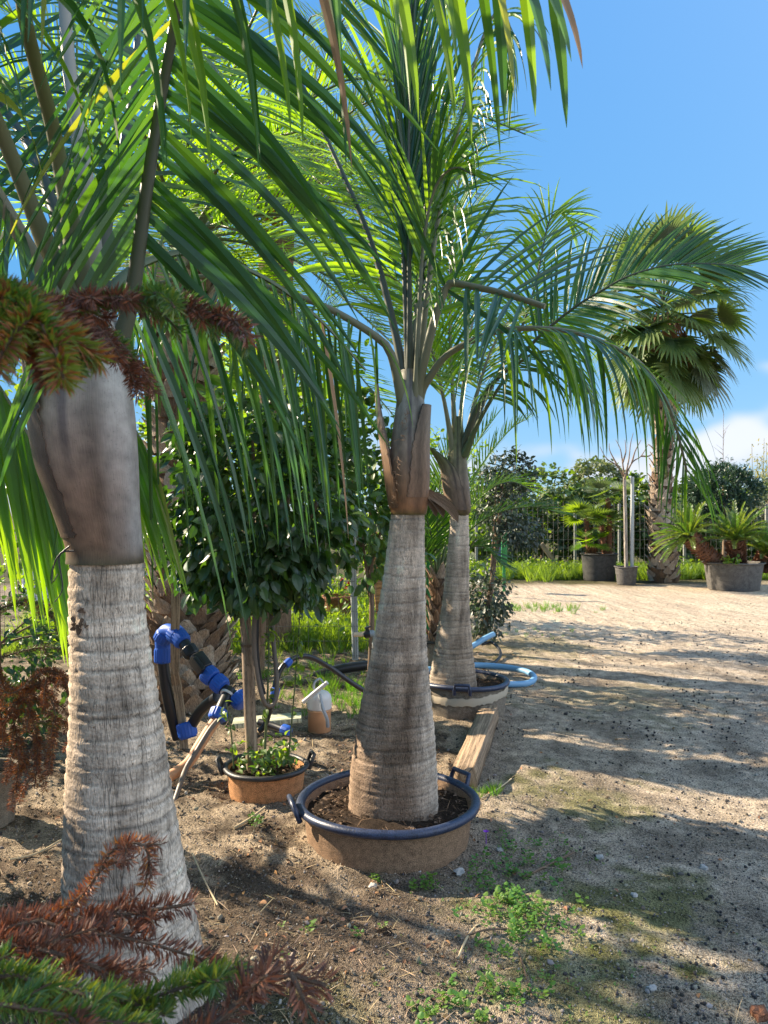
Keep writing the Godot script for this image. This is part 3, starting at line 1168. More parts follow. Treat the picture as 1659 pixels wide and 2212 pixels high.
func weeds() -> void:
	# round-leaved weeds along the edge of the path
	var b := MB.new()
	for k in 7:
		var a := rr(0, TAU)
		var d := Vector3(cos(a), rr(0.8, 2.2), sin(a)).normalized()
		var p := d * rr(0.35, 0.9)
		b.blade(Vector3.ZERO, d, Vector3(0.3, 1, 0.2), p.length(), 0.03, 0.0, 2, 0.0)
		var o := Vector3(cos(a), 0.25, sin(a)).normalized()
		var side := o.cross(Vector3.UP)
		var first := b.v.size()
		var c := b.pt(p)
		var l := rr(0.28, 0.5)
		for j in 9:
			var t := TAU * j / 8.0
			b.pt(p + o * l * (0.5 + 0.55 * cos(t)) + side * l * 0.5 * sin(t) + Vector3.UP * 0.06 * cos(t * 2.0))
		for j in 8:
			b.tri(c, first + 1 + j, first + 2 + j)
	var plant := b.mesh()
	var lists := [[], []]
	for q in [[1095, 1950, 0.17, 0.22, 70], [1075, 1900, 0.12, 0.2, 26], [1130, 1985, 0.12, 0.16, 26], [1150, 1850, 0.2, 0.2, 22], [905, 1925, 0.06, 0.04, 10], [812, 1918, 0.03, 0.02, 4], [920, 1900, 0.03, 0.02, 5], [1110, 2150, 0.12, 0.10, 20], [1075, 2060, 0.12, 0.1, 8], [545, 1790, 0.05, 0.05, 5], [1200, 2020, 0.2, 0.15, 16], [980, 2185, 0.15, 0.08, 22], [690, 2030, 0.2, 0.2, 6], [820, 1860, 0.02, 0.02, 3]]:
		var c := spot(q[0], q[1])
		for k in q[4]:
			var x: float = c.x + rng.randfn() * q[2] * 0.6
			var z: float = c.z + rng.randfn() * q[3] * 0.6
			if Vector2(x - 0.05, z + 3.49).length() < 0.42:
				continue
			var s := rr(0.018, 0.05)
			lists[rng.randi() % 2].append(Transform3D(Basis(Vector3.UP, rr(0, TAU)).scaled_local(Vector3(s, s * 1.1, s)), Vector3(x, height(x, z), z)))
	# a thin carpet of seedlings
	for k in 420:
		var d := rr(2.0, 3.6)
		var x := 0.45 + rng.randfn() * 0.22 + 0.1 * (d - 2.2)
		if Vector2(x - 0.05, d - 3.49).length() < 0.46:
			continue
		var s := rr(0.006, 0.015)
		lists[rng.randi() % 2].append(Transform3D(Basis(Vector3.UP, rr(0, TAU)).scaled_local(Vector3(s, s, s)), Vector3(x, height(x, -d), -d)))
	for k in 2:
		many(self, "weeds", plant, M[["weed_a", "weed_b"][k]], lists[k])
	# grass tufts
	b = MB.new()
	for k in 26:
		var a := rr(0, TAU)
		b.blade(Vector3(cos(a), 0, sin(a)) * rr(0, 0.25), Vector3(cos(a) * rr(0.1, 0.7), 1, sin(a) * rr(0.1, 0.7)), Vector3(sin(a), 0.2, -cos(a)), rr(0.5, 1.1), 0.035, rr(0.2, 1.2), 4, 0.0, 0.7)
	var tuft := b.mesh()
	lists = [[], []]
	for q in [[1072, 1728, 0.10, 0.10, 7, 0.07], [1060, 1712, 0.06, 0.1, 4, 0.06], [740, 1500, 0.5, 0.5, 60, 0.13], [800, 1525, 0.3, 0.3, 40, 0.12], [1120, 1318, 1.0, 0.5, 90, 0.12], [1145, 1370, 0.6, 0.4, 14, 0.06], [690, 1460, 0.5, 0.5, 30, 0.12]]:
		var c := spot(q[0], q[1])
		for k in q[4]:
			var x: float = c.x + rng.randfn() * q[2] * 0.6
			var z: float = c.z + rng.randfn() * q[3] * 0.6
			var s: float = q[5] * rr(0.5, 1.2)
			lists[rng.randi() % 2].append(Transform3D(Basis(Vector3.UP, rr(0, TAU)).scaled_local(Vector3(s, s, s)), Vector3(x, height(x, z), z)))
	for k in 2:
		many(self, "grass", tuft, M[["weed_a", "weed_b"][k]], lists[k])
	# sunlit weeds behind the wire fence on the left, and the green strip along the far fence
	lists = [[], []]
	for k in 1500:
		var d := rr(7.9, 12.5)
		var x := rr(-4.2, 0.4)
		var s := rr(0.12, 0.32) * (0.5 + sm(7.8, 9.0, d))
		lists[rng.randi() % 2].append(Transform3D(Basis(Vector3.UP, rr(0, TAU)).scaled_local(Vector3(s, s, s)), Vector3(x, height(x, -d) - 0.01, -d)))
	for k in 900:
		var d: float = 17.6 + rng.randfn() * 0.35
		var x := rr(2.2, 10.5)
		if absf(d - 16.3) < 0.5 and x > 4.0:
			continue
		var s := rr(0.18, 0.45)
		lists[rng.randi() % 2].append(Transform3D(Basis(Vector3.UP, rr(0, TAU)).scaled_local(Vector3(s * 1.3, s, s * 1.3)), Vector3(x, -0.01, -d)))
	for k in 2:
		many(self, "weeds", tuft, M[["bush_a", "bush_b"][k]], lists[k])
	var spots := []
	for k in 2600:
		var d: float = 17.9 + rng.randfn() * 0.4
		var x := rr(2.0, 5.6) if rng.randf() < 0.6 else rr(5.6, 11.0)
		var p := Vector3(x, rr(0.02, 0.42) * (0.7 + 0.6 * noise.get_noise_2d(x * 90, 5.0)), -d)
		spots.append(facing(p, (rdir() + Vector3.UP * 0.4).normalized(), rr(0.7, 1.4)))
	for k in 3000:
		var d := rr(8.3, 11.0)
		var x := rr(-4.0, -0.1)
		var p := Vector3(x, rr(0.0, 0.30) * (1.0 + noise.get_noise_2d(x * 60, d * 60)), -d)
		spots.append(facing(p, (rdir() + Vector3.UP * 0.4).normalized(), rr(0.5, 1.1)))
	var lists2 := [[], []]
	for t in spots:
		lists2[rng.randi() % 2].append(t)
	var lm := leaf_mesh(0.09, 0.05, 0.5)
	for k in 2:
		many(self, "weeds", lm, M[["bush_a", "bush_b"][k]], lists2[k])


func strewn() -> void:
	# single twigs, stones and leaves that the photograph lets one pick out
	for q in [
		[[[1040, 1737], [1075, 1712], [1105, 1690]], 0.004, "long pale stick lying beside the near tub's right handle", M.straw],
		[[[1130, 1905], [1180, 1880], [1240, 1848]], 0.005, "dark crooked twig lying across the weed patch", M.twig_bark],
		[[[1010, 2030], [1050, 2022], [1095, 2016]], 0.004, "short dark twig on bare soil below the weed patch", M.twig_bark],
		[[[990, 2075], [1008, 2035], [1025, 2015]], 0.004, "bent grey twig standing off the soil below the near tub", M.straw],
		[[[415, 1865], [440, 1910], [470, 1960]], 0.0035, "thin pale stalk on dark soil right of the big near trunk", M.straw],
		[[[505, 1797], [540, 1782], [572, 1762]], 0.007, "pale strip of bark on sunlit soil in front of the small tub", M.straw],
		[[[20, 1870], [80, 1850], [140, 1822]], 0.005, "pale dry stick on dark soil left of the big near trunk", M.straw],
		[[[1120, 2060], [1135, 2110], [1150, 2160]], 0.0035, "dark twig pointing at the viewer right of the weed patch", M.twig_bark]]:
		var pts := []
		for p in q[0]:
			pts.append(spot(p[0], p[1]) + Vector3.UP * 0.012)
		var o := hose(self, "twig", pts, q[1], q[3], 6, 10)
		tag(o, q[2], "twig", "twigs lying on the ground")
	var b := MB.new()
	b.box(Transform3D.IDENTITY, Vector3(1, 0.6, 0.8))
	for q in [
		[992, 1897, 0.028, "white stone at the right foot of the near tub"], [805, 1925, 0.022, "white stone beside a tiny weed in front of the near tub"],
		[1408, 2145, 0.020, "small pale blue stone chip at the lower right"], [1296, 1853, 0.026, "flat white stone at the edge of the sun patch"],
		[1370, 1940, 0.018, "pale stone chip on the mossy path edge"], [1520, 1880, 0.025, "flat white chip alone on the path"],
		[832, 2025, 0.035, "round brown clod on dark soil in front of the near tub"], [1640, 2195, 0.04, "reddish brick chip in the lower right corner"],
		[1080, 1845, 0.02, "pale pebble among weeds right of the near tub"], [905, 1895, 0.016, "pale pebble touching the near tub's foot"]]:
		var o := MeshInstance3D.new()
		var m := MB.new()
		var s: float = q[2] * 0.75
		var n := 9
		var ring := 7
		for k in ring + 1:
			var v := PI * k / ring
			for j in n + 1:
				var a := TAU * (j % n) / n
				var u := Vector3(sin(v) * cos(a), cos(v) * 0.6, sin(v) * sin(a))
				m.pt(u * s * (1.0 + 0.5 * noise.get_noise_3d(u.x * 60 + q[0], u.y * 60, u.z * 60)))
		for k in ring:
			for j in n:
				var a := k * (n + 1) + j
				m.quad(a, a + 1, a + n + 2, a + n + 1)
		o.mesh = m.mesh(Vector3.ZERO, false)
		o.material_override = M.stone_grey if not ("clod" in q[3] or "brick" in q[3]) else (M.soil if "clod" in q[3] else M.brick)
		o.name = numbered("stone")
		add_child(o)
		o.position = spot(q[0], q[1]) + Vector3.UP * s * 0.3
		tag(o, q[3], "stone", "loose stones on the ground")
	for q in [[575, 1965, 0.05, "curled orange dead leaf on bare soil right of the big trunk"], [530, 1730, 0.045, "dead leaf against the front of the small tub"], [642, 1770, 0.06, "curled brown leaf wedged at the near tub's left foot"], [650, 1612, 0.06, "orange dead leaf on the small tub's right rim"]]:
		var o := MeshInstance3D.new()
		o.mesh = leaf_mesh(q[2], q[2] * 0.5, 1.2, 0.5)
		o.material_override = M.dead_leaf
		o.name = numbered("dead_leaf")
		add_child(o)
		var p := spot(q[0], q[1])
		if q[1] == 1612:
			p = at(650, 1612, 4.05)
		o.position = p + Vector3.UP * 0.02
		o.rotation = Vector3(0.3, rr(0, 6), 0.2)
		tag(o, q[3], "dead leaf", "fallen dead leaves")
	b = MB.new()
	var c := spot(1050, 1830) + Vector3.UP * 0.05
	for k in 5:
		var a := TAU * k / 5
		b.blade(c, Vector3(cos(a), 0.5, sin(a)), Vector3.UP, 0.018, 0.018, 5.0, 3, 0.2, 0.4)
	b.tube(PackedVector3Array([c - Vector3.UP * 0.06, c]), taper(2, 0.002, 0.001), 5)
	tag(build(self, "flower", b, M.flower_purple), "tiny purple flower among weeds right of the near tub", "flower")


# ---------------------------------------------------------------- the three ringed palms

func near_palm() -> void:
	var foot := at(297, 2150, 2.4)
	foot.y = 0.0
	var t := thing("ringed_palm", "large palm with the thick pale trunk nearest the viewer at left", "palm", foot, "ringed palms in a row along the path")
	var prof := [[298, 2170, 2.4, 168], [295, 2120, 2.4, 150], [283, 2000, 2.4, 138], [271, 1900, 2.4, 128], [257, 1700, 2.4, 108], [253, 1600, 2.4, 98], [247, 1500, 2.4, 89], [239, 1400, 2.4, 82], [232, 1300, 2.4, 77], [229, 1200, 2.4, 74]]
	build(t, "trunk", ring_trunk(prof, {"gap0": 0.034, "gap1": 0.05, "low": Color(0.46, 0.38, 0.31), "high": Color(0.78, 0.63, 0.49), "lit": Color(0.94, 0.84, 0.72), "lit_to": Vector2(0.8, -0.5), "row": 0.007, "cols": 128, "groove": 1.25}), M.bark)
	var knot := MB.new()   # the dark old wound high on the trunk
	for k in 16:
		var p := at(203 + rr(-18, 18), 1318 + rr(-34, 30), 2.4) + Vector3(0, 0, 0.103)
		knot.blade(p, Vector3(rr(-0.5, 0.5), rr(-1, 0.2), 0.35), Vector3(0.2, 0.2, 1), rr(0.012, 0.03), rr(0.010, 0.02), 3.0, 4, 0.5, 0.4)
	build(t, "wound", knot, M.leaf_base_dark)
	var sheath := [[228, 1216, 2.4, 80], [226, 1180, 2.4, 79], [210, 1100, 2.4, 89], [192, 1000, 2.4, 103], [182, 900, 2.4, 106], [182, 810, 2.4, 94], [186, 730, 2.42, 74], [190, 640, 2.44, 50]]
	build(t, "crown_shaft", shaft(sheath, [Color(0.10, 0.085, 0.04), Color(0.25, 0.15, 0.095), Color(0.29, 0.185, 0.13), Color(0.33, 0.25, 0.20), Color(0.36, 0.33, 0.29), Color(0.40, 0.39, 0.35), Color(0.34, 0.34, 0.28)], {"cols": 72, "side_light": true}), M.shaft)
	# the older sheath peeling away on the left
	build(t, "leaf_sheath", shaft([[222, 1160, 2.4, 83], [206, 1080, 2.4, 94], [190, 1000, 2.4, 106], [178, 900, 2.4, 111], [165, 800, 2.39, 106], [130, 690, 2.37, 90]], [Color(0.16, 0.10, 0.07), Color(0.15, 0.10, 0.08), Color(0.17, 0.13, 0.10), Color(0.22, 0.19, 0.16)], {"from": 2.3, "to": 4.35, "thick": 0.006, "narrow": 0.8}), M.shaft)
	var strings := MB.new()
	for q in [[[150, 1180], [120, 1210], [112, 1260], [125, 1240]], [[160, 1190], [128, 1200], [135, 1270], [118, 1300]], [[262, 640], [255, 660], [240, 690], [236, 710]]]:
		var pp := []
		for a in q:
			pp.append(at(a[0], a[1], 2.28))
		var sp := smooth_path(pp, 14)
		strings.tube(sp, taper(sp.size(), 0.003, 0.0015), 5)
	build(t, "sheath_fibre", strings, M.rim_black)
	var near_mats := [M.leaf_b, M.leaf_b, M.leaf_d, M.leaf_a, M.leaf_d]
	# the tall petiole that climbs out of the picture, leaflets to both sides
	frond(t, "frond", [at(222, 920, 2.44), at(252, 770, 2.42), at(285, 640, 2.40), at(318, 400, 2.36), at(350, 200, 2.32), at(385, 0, 2.24), at(430, -280, 2.12), at(500, -500, 2.0), at(600, -600, 1.9)], {"r0": 0.036, "flare": 0.010, "r1": 0.008, "n": 36, "t0": 0.28, "len": 1.02, "wid": 0.050, "stem": M.petiole_dark, "mats": near_mats, "up": Vector3(-0.15, 0.35, -1.0), "fwd0": 0.10, "fwd1": 0.5, "lift": -0.12, "droop": 0.75, "pick": true, "fold": 0.3, "dry": 0.02, "base_len": 0.8, "rseg": 14, "pull": Vector3(0.05, -1.0, 0.05), "pull_pos": Vector3(-0.1, -2.2, 0.25), "mats_pos": [M.leaf_b, M.leaf_d, M.leaf_a], "wid_pos": 0.8})
	# the frond that arches over the viewer, leaflets hanging into the top of the picture
	frond(t, "frond", [Vector3(-0.94, 2.1, -2.44), Vector3(-0.98, 2.6, -2.3), Vector3(-0.92, 2.85, -1.95), Vector3(-0.65, 2.93, -1.62), Vector3(-0.28, 2.82, -1.46), Vector3(0.05, 2.68, -1.42), Vector3(0.33, 2.52, -1.45)], {"r0": 0.034, "flare": 0.02, "r1": 0.006, "n": 27, "t0": 0.34, "len": 0.76, "wid": 0.044, "stem": M.petiole, "mats": [M.leaf_a, M.leaf_b, M.leaf_c], "fwd0": 0.2, "fwd1": 0.6, "lift": -0.3, "droop": 4.5, "pick": true, "fold": 0.35, "dry": 0.10, "gap": 0.12, "tip_short": 0.66, "jit": 0.16, "pull": Vector3(0, -0.9, 0)})
	# the frond that reaches right behind the trunk, its blades hanging like a curtain
	frond(t, "frond", [at(215, 700, 2.46), at(255, 610, 2.6), at(330, 560, 2.75), at(430, 548, 2.85), at(570, 600, 2.95), at(690, 690, 3.0), at(790, 800, 3.02)], {"r0": 0.03, "flare": 0.02, "r1": 0.006, "n": 27, "gap": 0.2, "t0": 0.10, "len": 1.26, "wid": 0.034, "stem": M.rachis, "mats": [M.leaf_b, M.leaf_d, M.leaf_a, M.leaf_b], "fwd0": 0.42, "fwd1": 0.5, "lift": -0.1, "droop": 1.0, "pick": true, "fold": 0.42, "tip_short": 0.62, "base_len": 0.9, "dry": 0.02, "pull": Vector3(0.05, -2.6, 0.0), "jit": 0.08, "twist": 0.6})
	# the pale petioles on the left and the ones behind
	frond(t, "frond", [at(150, 760, 2.38), at(110, 640, 2.34), at(40, 500, 2.28), at(-90, 300, 2.2), at(-300, 120, 2.1), at(-520, 100, 2.0)], {"r0": 0.040, "flare": 0.03, "r1": 0.008, "n": 26, "t0": 0.30, "len": 0.85, "wid": 0.042, "stem": M.petiole_grey, "mats": near_mats, "fwd0": 0.25, "fwd1": 0.6, "lift": 0.0, "droop": 1.1, "pick": true, "rseg": 14, "up": Vector3(0.5, 0.6, -0.6), "pull": Vector3(0, -1.3, 0.1)})
	frond(t, "frond", [at(200, 740, 2.46), at(196, 560, 2.5), at(185, 400, 2.55), at(150, 150, 2.7), at(120, -200, 2.9), at(60, -420, 3.2), at(-40, -440, 3.5)], {"r0": 0.042, "flare": 0.02, "r1": 0.008, "n": 34, "t0": 0.22, "len": 0.9, "wid": 0.042, "stem": M.petiole_grey, "mats": near_mats, "fwd0": 0.2, "fwd1": 0.55, "lift": 0.1, "droop": 0.9, "pick": true, "rseg": 14, "up": Vector3(0.2, 0.2, 1.0), "pull": Vector3(0, -0.9, -0.2)})
	frond(t, "frond", [at(170, 740, 2.5), at(130, 500, 2.7), at(40, 280, 3.0), at(-120, 120, 3.3), at(-330, 140, 3.5)], {"r0": 0.036, "flare": 0.02, "r1": 0.007, "n": 34, "t0": 0.22, "len": 0.85, "wid": 0.040, "stem": M.petiole_dark, "mats": near_mats, "fwd0": 0.3, "fwd1": 0.6, "lift": 0.05, "droop": 1.3, "pick": true})
	frond(t, "frond", [at(205, 720, 2.52), at(230, 480, 2.75), at(280, 250, 3.05), at(300, 60, 3.4), at(320, -40, 3.8), at(360, 0, 4.1)], {"r0": 0.034, "flare": 0.02, "r1": 0.007, "n": 36, "t0": 0.22, "len": 0.85, "wid": 0.038, "stem": M.petiole_dark, "mats": near_mats, "fwd0": 0.3, "fwd1": 0.6, "lift": 0.05, "droop": 1.4, "pull": Vector3(0, -0.3, 0.1)})
	frond(t, "frond", [Vector3(-0.97, 2.1, -2.42), Vector3(-1.1, 2.6, -2.2), Vector3(-1.15, 2.95, -1.8), Vector3(-0.95, 3.05, -1.35), Vector3(-0.6, 2.9, -1.1)], {"r0": 0.034, "flare": 0.02, "r1": 0.007, "n": 26, "t0": 0.3, "len": 0.7, "wid": 0.042, "stem": M.petiole, "mats": near_mats, "fwd0": 0.3, "fwd1": 0.6, "lift": -0.2, "droop": 3.5, "dry": 0.06, "pull": Vector3(0, -0.6, 0)})


func middle_palm() -> void:
	var d := 3.49
	var foot := at(852, 1745, d)
	var t := thing("ringed_palm", "tall ringed palm growing in the navy-rimmed tub in the middle", "palm", foot, "ringed palms in a row along the path")
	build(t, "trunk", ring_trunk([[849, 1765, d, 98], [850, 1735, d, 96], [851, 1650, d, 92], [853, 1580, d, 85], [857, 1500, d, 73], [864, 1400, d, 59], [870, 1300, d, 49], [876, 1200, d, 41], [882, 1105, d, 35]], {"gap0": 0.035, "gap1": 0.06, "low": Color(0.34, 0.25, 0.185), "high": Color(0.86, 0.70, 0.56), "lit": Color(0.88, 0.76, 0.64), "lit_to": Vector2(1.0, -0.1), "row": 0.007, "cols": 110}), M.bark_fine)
	build(t, "crown_shaft", shaft([[883, 1112, d, 38], [884, 1095, d, 40], [885, 1040, d, 42], [885, 980, d, 41], [886, 930, d, 37], [887, 870, d, 30], [887, 800, d, 21]], [Color(0.14, 0.12, 0.035), Color(0.38, 0.17, 0.075), Color(0.34, 0.20, 0.12), Color(0.32, 0.245, 0.19), Color(0.31, 0.28, 0.235), Color(0.36, 0.35, 0.31), Color(0.30, 0.28, 0.20)], {"cols": 60}), M.shaft)
	build(t, "leaf_sheath", shaft([[882, 1098, d, 41], [876, 1040, d, 44], [870, 980, d, 46], [862, 930, d, 45], [850, 880, d, 38], [838, 830, d, 28]], [Color(0.23, 0.12, 0.06), Color(0.30, 0.19, 0.12), Color(0.36, 0.27, 0.20), Color(0.33, 0.26, 0.20)], {"from": 2.0, "to": 4.1, "thick": 0.012, "narrow": 0.38}), M.shaft)
	build(t, "leaf_sheath", shaft([[884, 1075, d, 43], [885, 1020, d, 44], [886, 960, d, 43], [890, 915, d, 40], [897, 876, d, 35]], [Color(0.34, 0.19, 0.11), Color(0.33, 0.22, 0.15), Color(0.31, 0.24, 0.18), Color(0.30, 0.24, 0.19)], {"from": -1.7, "to": 0.55, "thick": 0.010, "narrow": 0.45}), M.shaft)
	var fib := MB.new()   # torn fibres along the seam of the old sheath
	for k in 60:
		var f := rng.randf()
		var p := at(lerpf(848, 880, pow(f, 1.4)) + rr(-5, 5), lerpf(1090, 880, f), 3.40 + rr(-0.01, 0.01))
		fib.blade(p, Vector3(rr(-0.6, 0.6), rr(-1, 0.3), rr(0.1, 0.8)), Vector3(0, 0.3, 1), rr(0.01, 0.045), 0.004, 8.0, 3, 0.0)
	build(t, "sheath_fibre", fib, M.sheath_dry)
	var flap := MB.new()
	for q in [[918, 1060, 0.16, 0.06, -0.5], [922, 1075, 0.10, 0.05, -0.8], [926, 1070, 0.20, 0.07, -0.25]]:
		flap.blade(at(q[0], q[1], 3.5), Vector3(0.45, q[4], 0.3), Vector3(0.3, 0.5, 1), q[2], q[3], 6.0, 6, 0.6, 0.35)
	build(t, "dry_flap", flap, M.sheath_dry)
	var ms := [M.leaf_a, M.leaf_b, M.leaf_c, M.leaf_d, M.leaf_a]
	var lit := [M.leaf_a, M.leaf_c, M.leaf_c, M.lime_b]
	# long arch to the right
	frond(t, "frond", [at(890, 935, 3.49), at(908, 850, 3.47), at(928, 815, 3.44), at(962, 770, 3.40), at(1020, 736, 3.35), at(1090, 713, 3.30), at(1180, 710, 3.25), at(1255, 722, 3.22), at(1330, 751, 3.2), at(1390, 791, 3.2), at(1430, 846, 3.2), at(1455, 905, 3.22), at(1474, 975, 3.25), at(1484, 1020, 3.28)], {"r0": 0.022, "flare": 0.02, "r1": 0.005, "n": 50, "t0": 0.30, "len": 0.66, "wid": 0.022, "stem": M.petiole, "mats": ms, "fwd0": 0.15, "fwd1": 0.62, "lift": 0.1, "droop": 4.6, "pick": true, "tip_short": 0.55, "base_len": 0.95, "rows": 60, "pull": Vector3(0, -0.5, 0), "jit": 0.2, "gap": 0.16})
	# the broken one
	frond(t, "frond", [at(889, 935, 3.49), at(902, 850, 3.46), at(917, 775, 3.42), at(942, 680, 3.38), at(963, 624, 3.36), at(972, 612, 3.35), at(985, 612, 3.34), at(1030, 621, 3.30), at(1080, 632, 3.25), at(1177, 662, 3.15)], {"r0": 0.028, "flare": 0.016, "r1": 0.013, "n": 9, "t0": 0.56, "t1": 0.94, "len": 0.68, "wid": 0.036, "stem": M.petiole, "mats": [M.leaf_d, M.leaf_b], "fwd0": 0.22, "fwd1": 0.22, "lift": 0.15, "droop": 0.55, "pick": true, "up": Vector3(0.35, 0.5, 1.0), "base_len": 0.9, "tip_short": 0.1, "rseg": 10, "gap": 0.1})
	# tall ones, nearly upright
	frond(t, "frond", [at(886, 930, 3.5), at(883, 830, 3.5), at(876, 640, 3.52), at(868, 420, 3.55), at(864, 200, 3.6), at(866, 0, 3.7), at(880, -180, 3.9)], {"r0": 0.020, "flare": 0.014, "r1": 0.007, "n": 34, "t0": 0.30, "len": 0.78, "wid": 0.034, "stem": M.petiole_dark, "mats": lit, "fwd0": 0.74, "fwd1": 0.84, "lift": 0.15, "droop": 1.0, "pick": true, "up": Vector3(0.3, 0.2, 1)})
	frond(t, "frond", [at(888, 930, 3.5), at(895, 830, 3.5), at(910, 650, 3.52), at(922, 420, 3.55), at(926, 220, 3.6), at(924, 20, 3.7), at(910, -160, 3.85)], {"r0": 0.020, "flare": 0.014, "r1": 0.007, "n": 32, "t0": 0.26, "len": 0.74, "wid": 0.034, "stem": M.petiole_dark, "mats": lit, "fwd0": 0.72, "fwd1": 0.84, "lift": 0.15, "droop": 0.9, "pick": true, "up": Vector3(-0.6, 0.2, 0.8)})
	frond(t, "frond", [at(889, 935, 3.5), at(901, 840, 3.48), at(922, 640, 3.46), at(952, 440, 3.44), at(1000, 240, 3.42), at(1040, 90, 3.42), at(1078, 20, 3.44), at(1102, 60, 3.46), at(1112, 170, 3.5)], {"r0": 0.022, "flare": 0.014, "r1": 0.005, "n": 44, "t0": 0.24, "len": 0.5, "wid": 0.027, "stem": M.petiole, "mats": ms, "fwd0": 0.55, "fwd1": 0.6, "lift": 0.05, "droop": 7.0, "pick": true, "up": Vector3(-1.0, 0.3, 0.25), "pull": Vector3(-0.1, -0.7, 0)})
	frond(t, "frond", [at(888, 935, 3.48), at(897, 840, 3.44), at(904, 700, 3.42), at(914, 530, 3.4), at(938, 410, 3.34), at(980, 362, 3.26), at(1025, 380, 3.2)], {"r0": 0.018, "flare": 0.012, "r1": 0.005, "n": 15, "t0": 0.55, "len": 0.42, "wid": 0.034, "stem": M.petiole, "mats": [M.leaf_c, M.leaf_a], "fwd0": 0.68, "fwd1": 0.82, "lift": 0.1, "droop": 1.8, "pick": true})
	# up and to the left
	frond(t, "frond", [at(885, 935, 3.5), at(876, 850, 3.5), at(860, 750, 3.54), at(823, 594, 3.62), at(783, 475, 3.7), at(740, 376, 3.78), at(704, 297, 3.85), at(650, 180, 3.95), at(560, 80, 4.05), at(450, 70, 4.1)], {"r0": 0.026, "flare": 0.016, "r1": 0.006, "n": 52, "t0": 0.28, "len": 0.8, "wid": 0.034, "stem": M.petiole_dark, "mats": lit, "fwd0": 0.25, "fwd1": 0.65, "lift": 0.0, "droop": 1.6, "pull": Vector3(0.0, -0.4, 0)})
	# low arch to the left, its blades hanging
	frond(t, "frond", [at(884, 940, 3.49), at(868, 860, 3.46), at(846, 770, 3.42), at(823, 736, 3.4), at(752, 689, 3.38), at(688, 657, 3.38), at(597, 625, 3.4), at(467, 598, 3.42), at(340, 615, 3.45), at(230, 690, 3.5), at(160, 800, 3.5)], {"r0": 0.026, "flare": 0.018, "r1": 0.006, "n": 22, "gap": 0.2, "t0": 0.20, "len": 0.85, "wid": 0.022, "stem": M.petiole, "mats": [M.leaf_d, M.leaf_c, M.leaf_a], "fwd0": 0.1, "fwd1": 0.5, "lift": 0.0, "droop": 3.4, "pull": Vector3(0.25, -0.9, 0.0)})
	# behind
	frond(t, "frond", [at(888, 930, 3.51), at(890, 830, 3.55), at(902, 640, 3.7), at(915, 450, 3.95), at(935, 330, 4.3), at(950, 330, 4.7)], {"r0": 0.022, "flare": 0.014, "r1": 0.006, "n": 46, "t0": 0.22, "len": 0.72, "wid": 0.032, "stem": M.petiole, "mats": [M.leaf_c, M.lime_b, M.leaf_a], "fwd0": 0.3, "fwd1": 0.65, "lift": 0.1, "droop": 1.6})
	frond(t, "frond", [at(885, 820, 3.5), at(884, 600, 3.5), at(882, 380, 3.5), at(884, 170, 3.5), at(890, 10, 3.52)], {"r0": 0.016, "flare": 0.01, "r1": 0.006, "n": 40, "t0": 0.3, "len": 0.6, "wid": 0.024, "stem": M.petiole_dark, "mats": [M.leaf_d, M.leaf_b], "fwd0": 0.86, "fwd1": 0.92, "lift": 0.05, "droop": 0.25, "up": Vector3(0.2, 0, 1)})


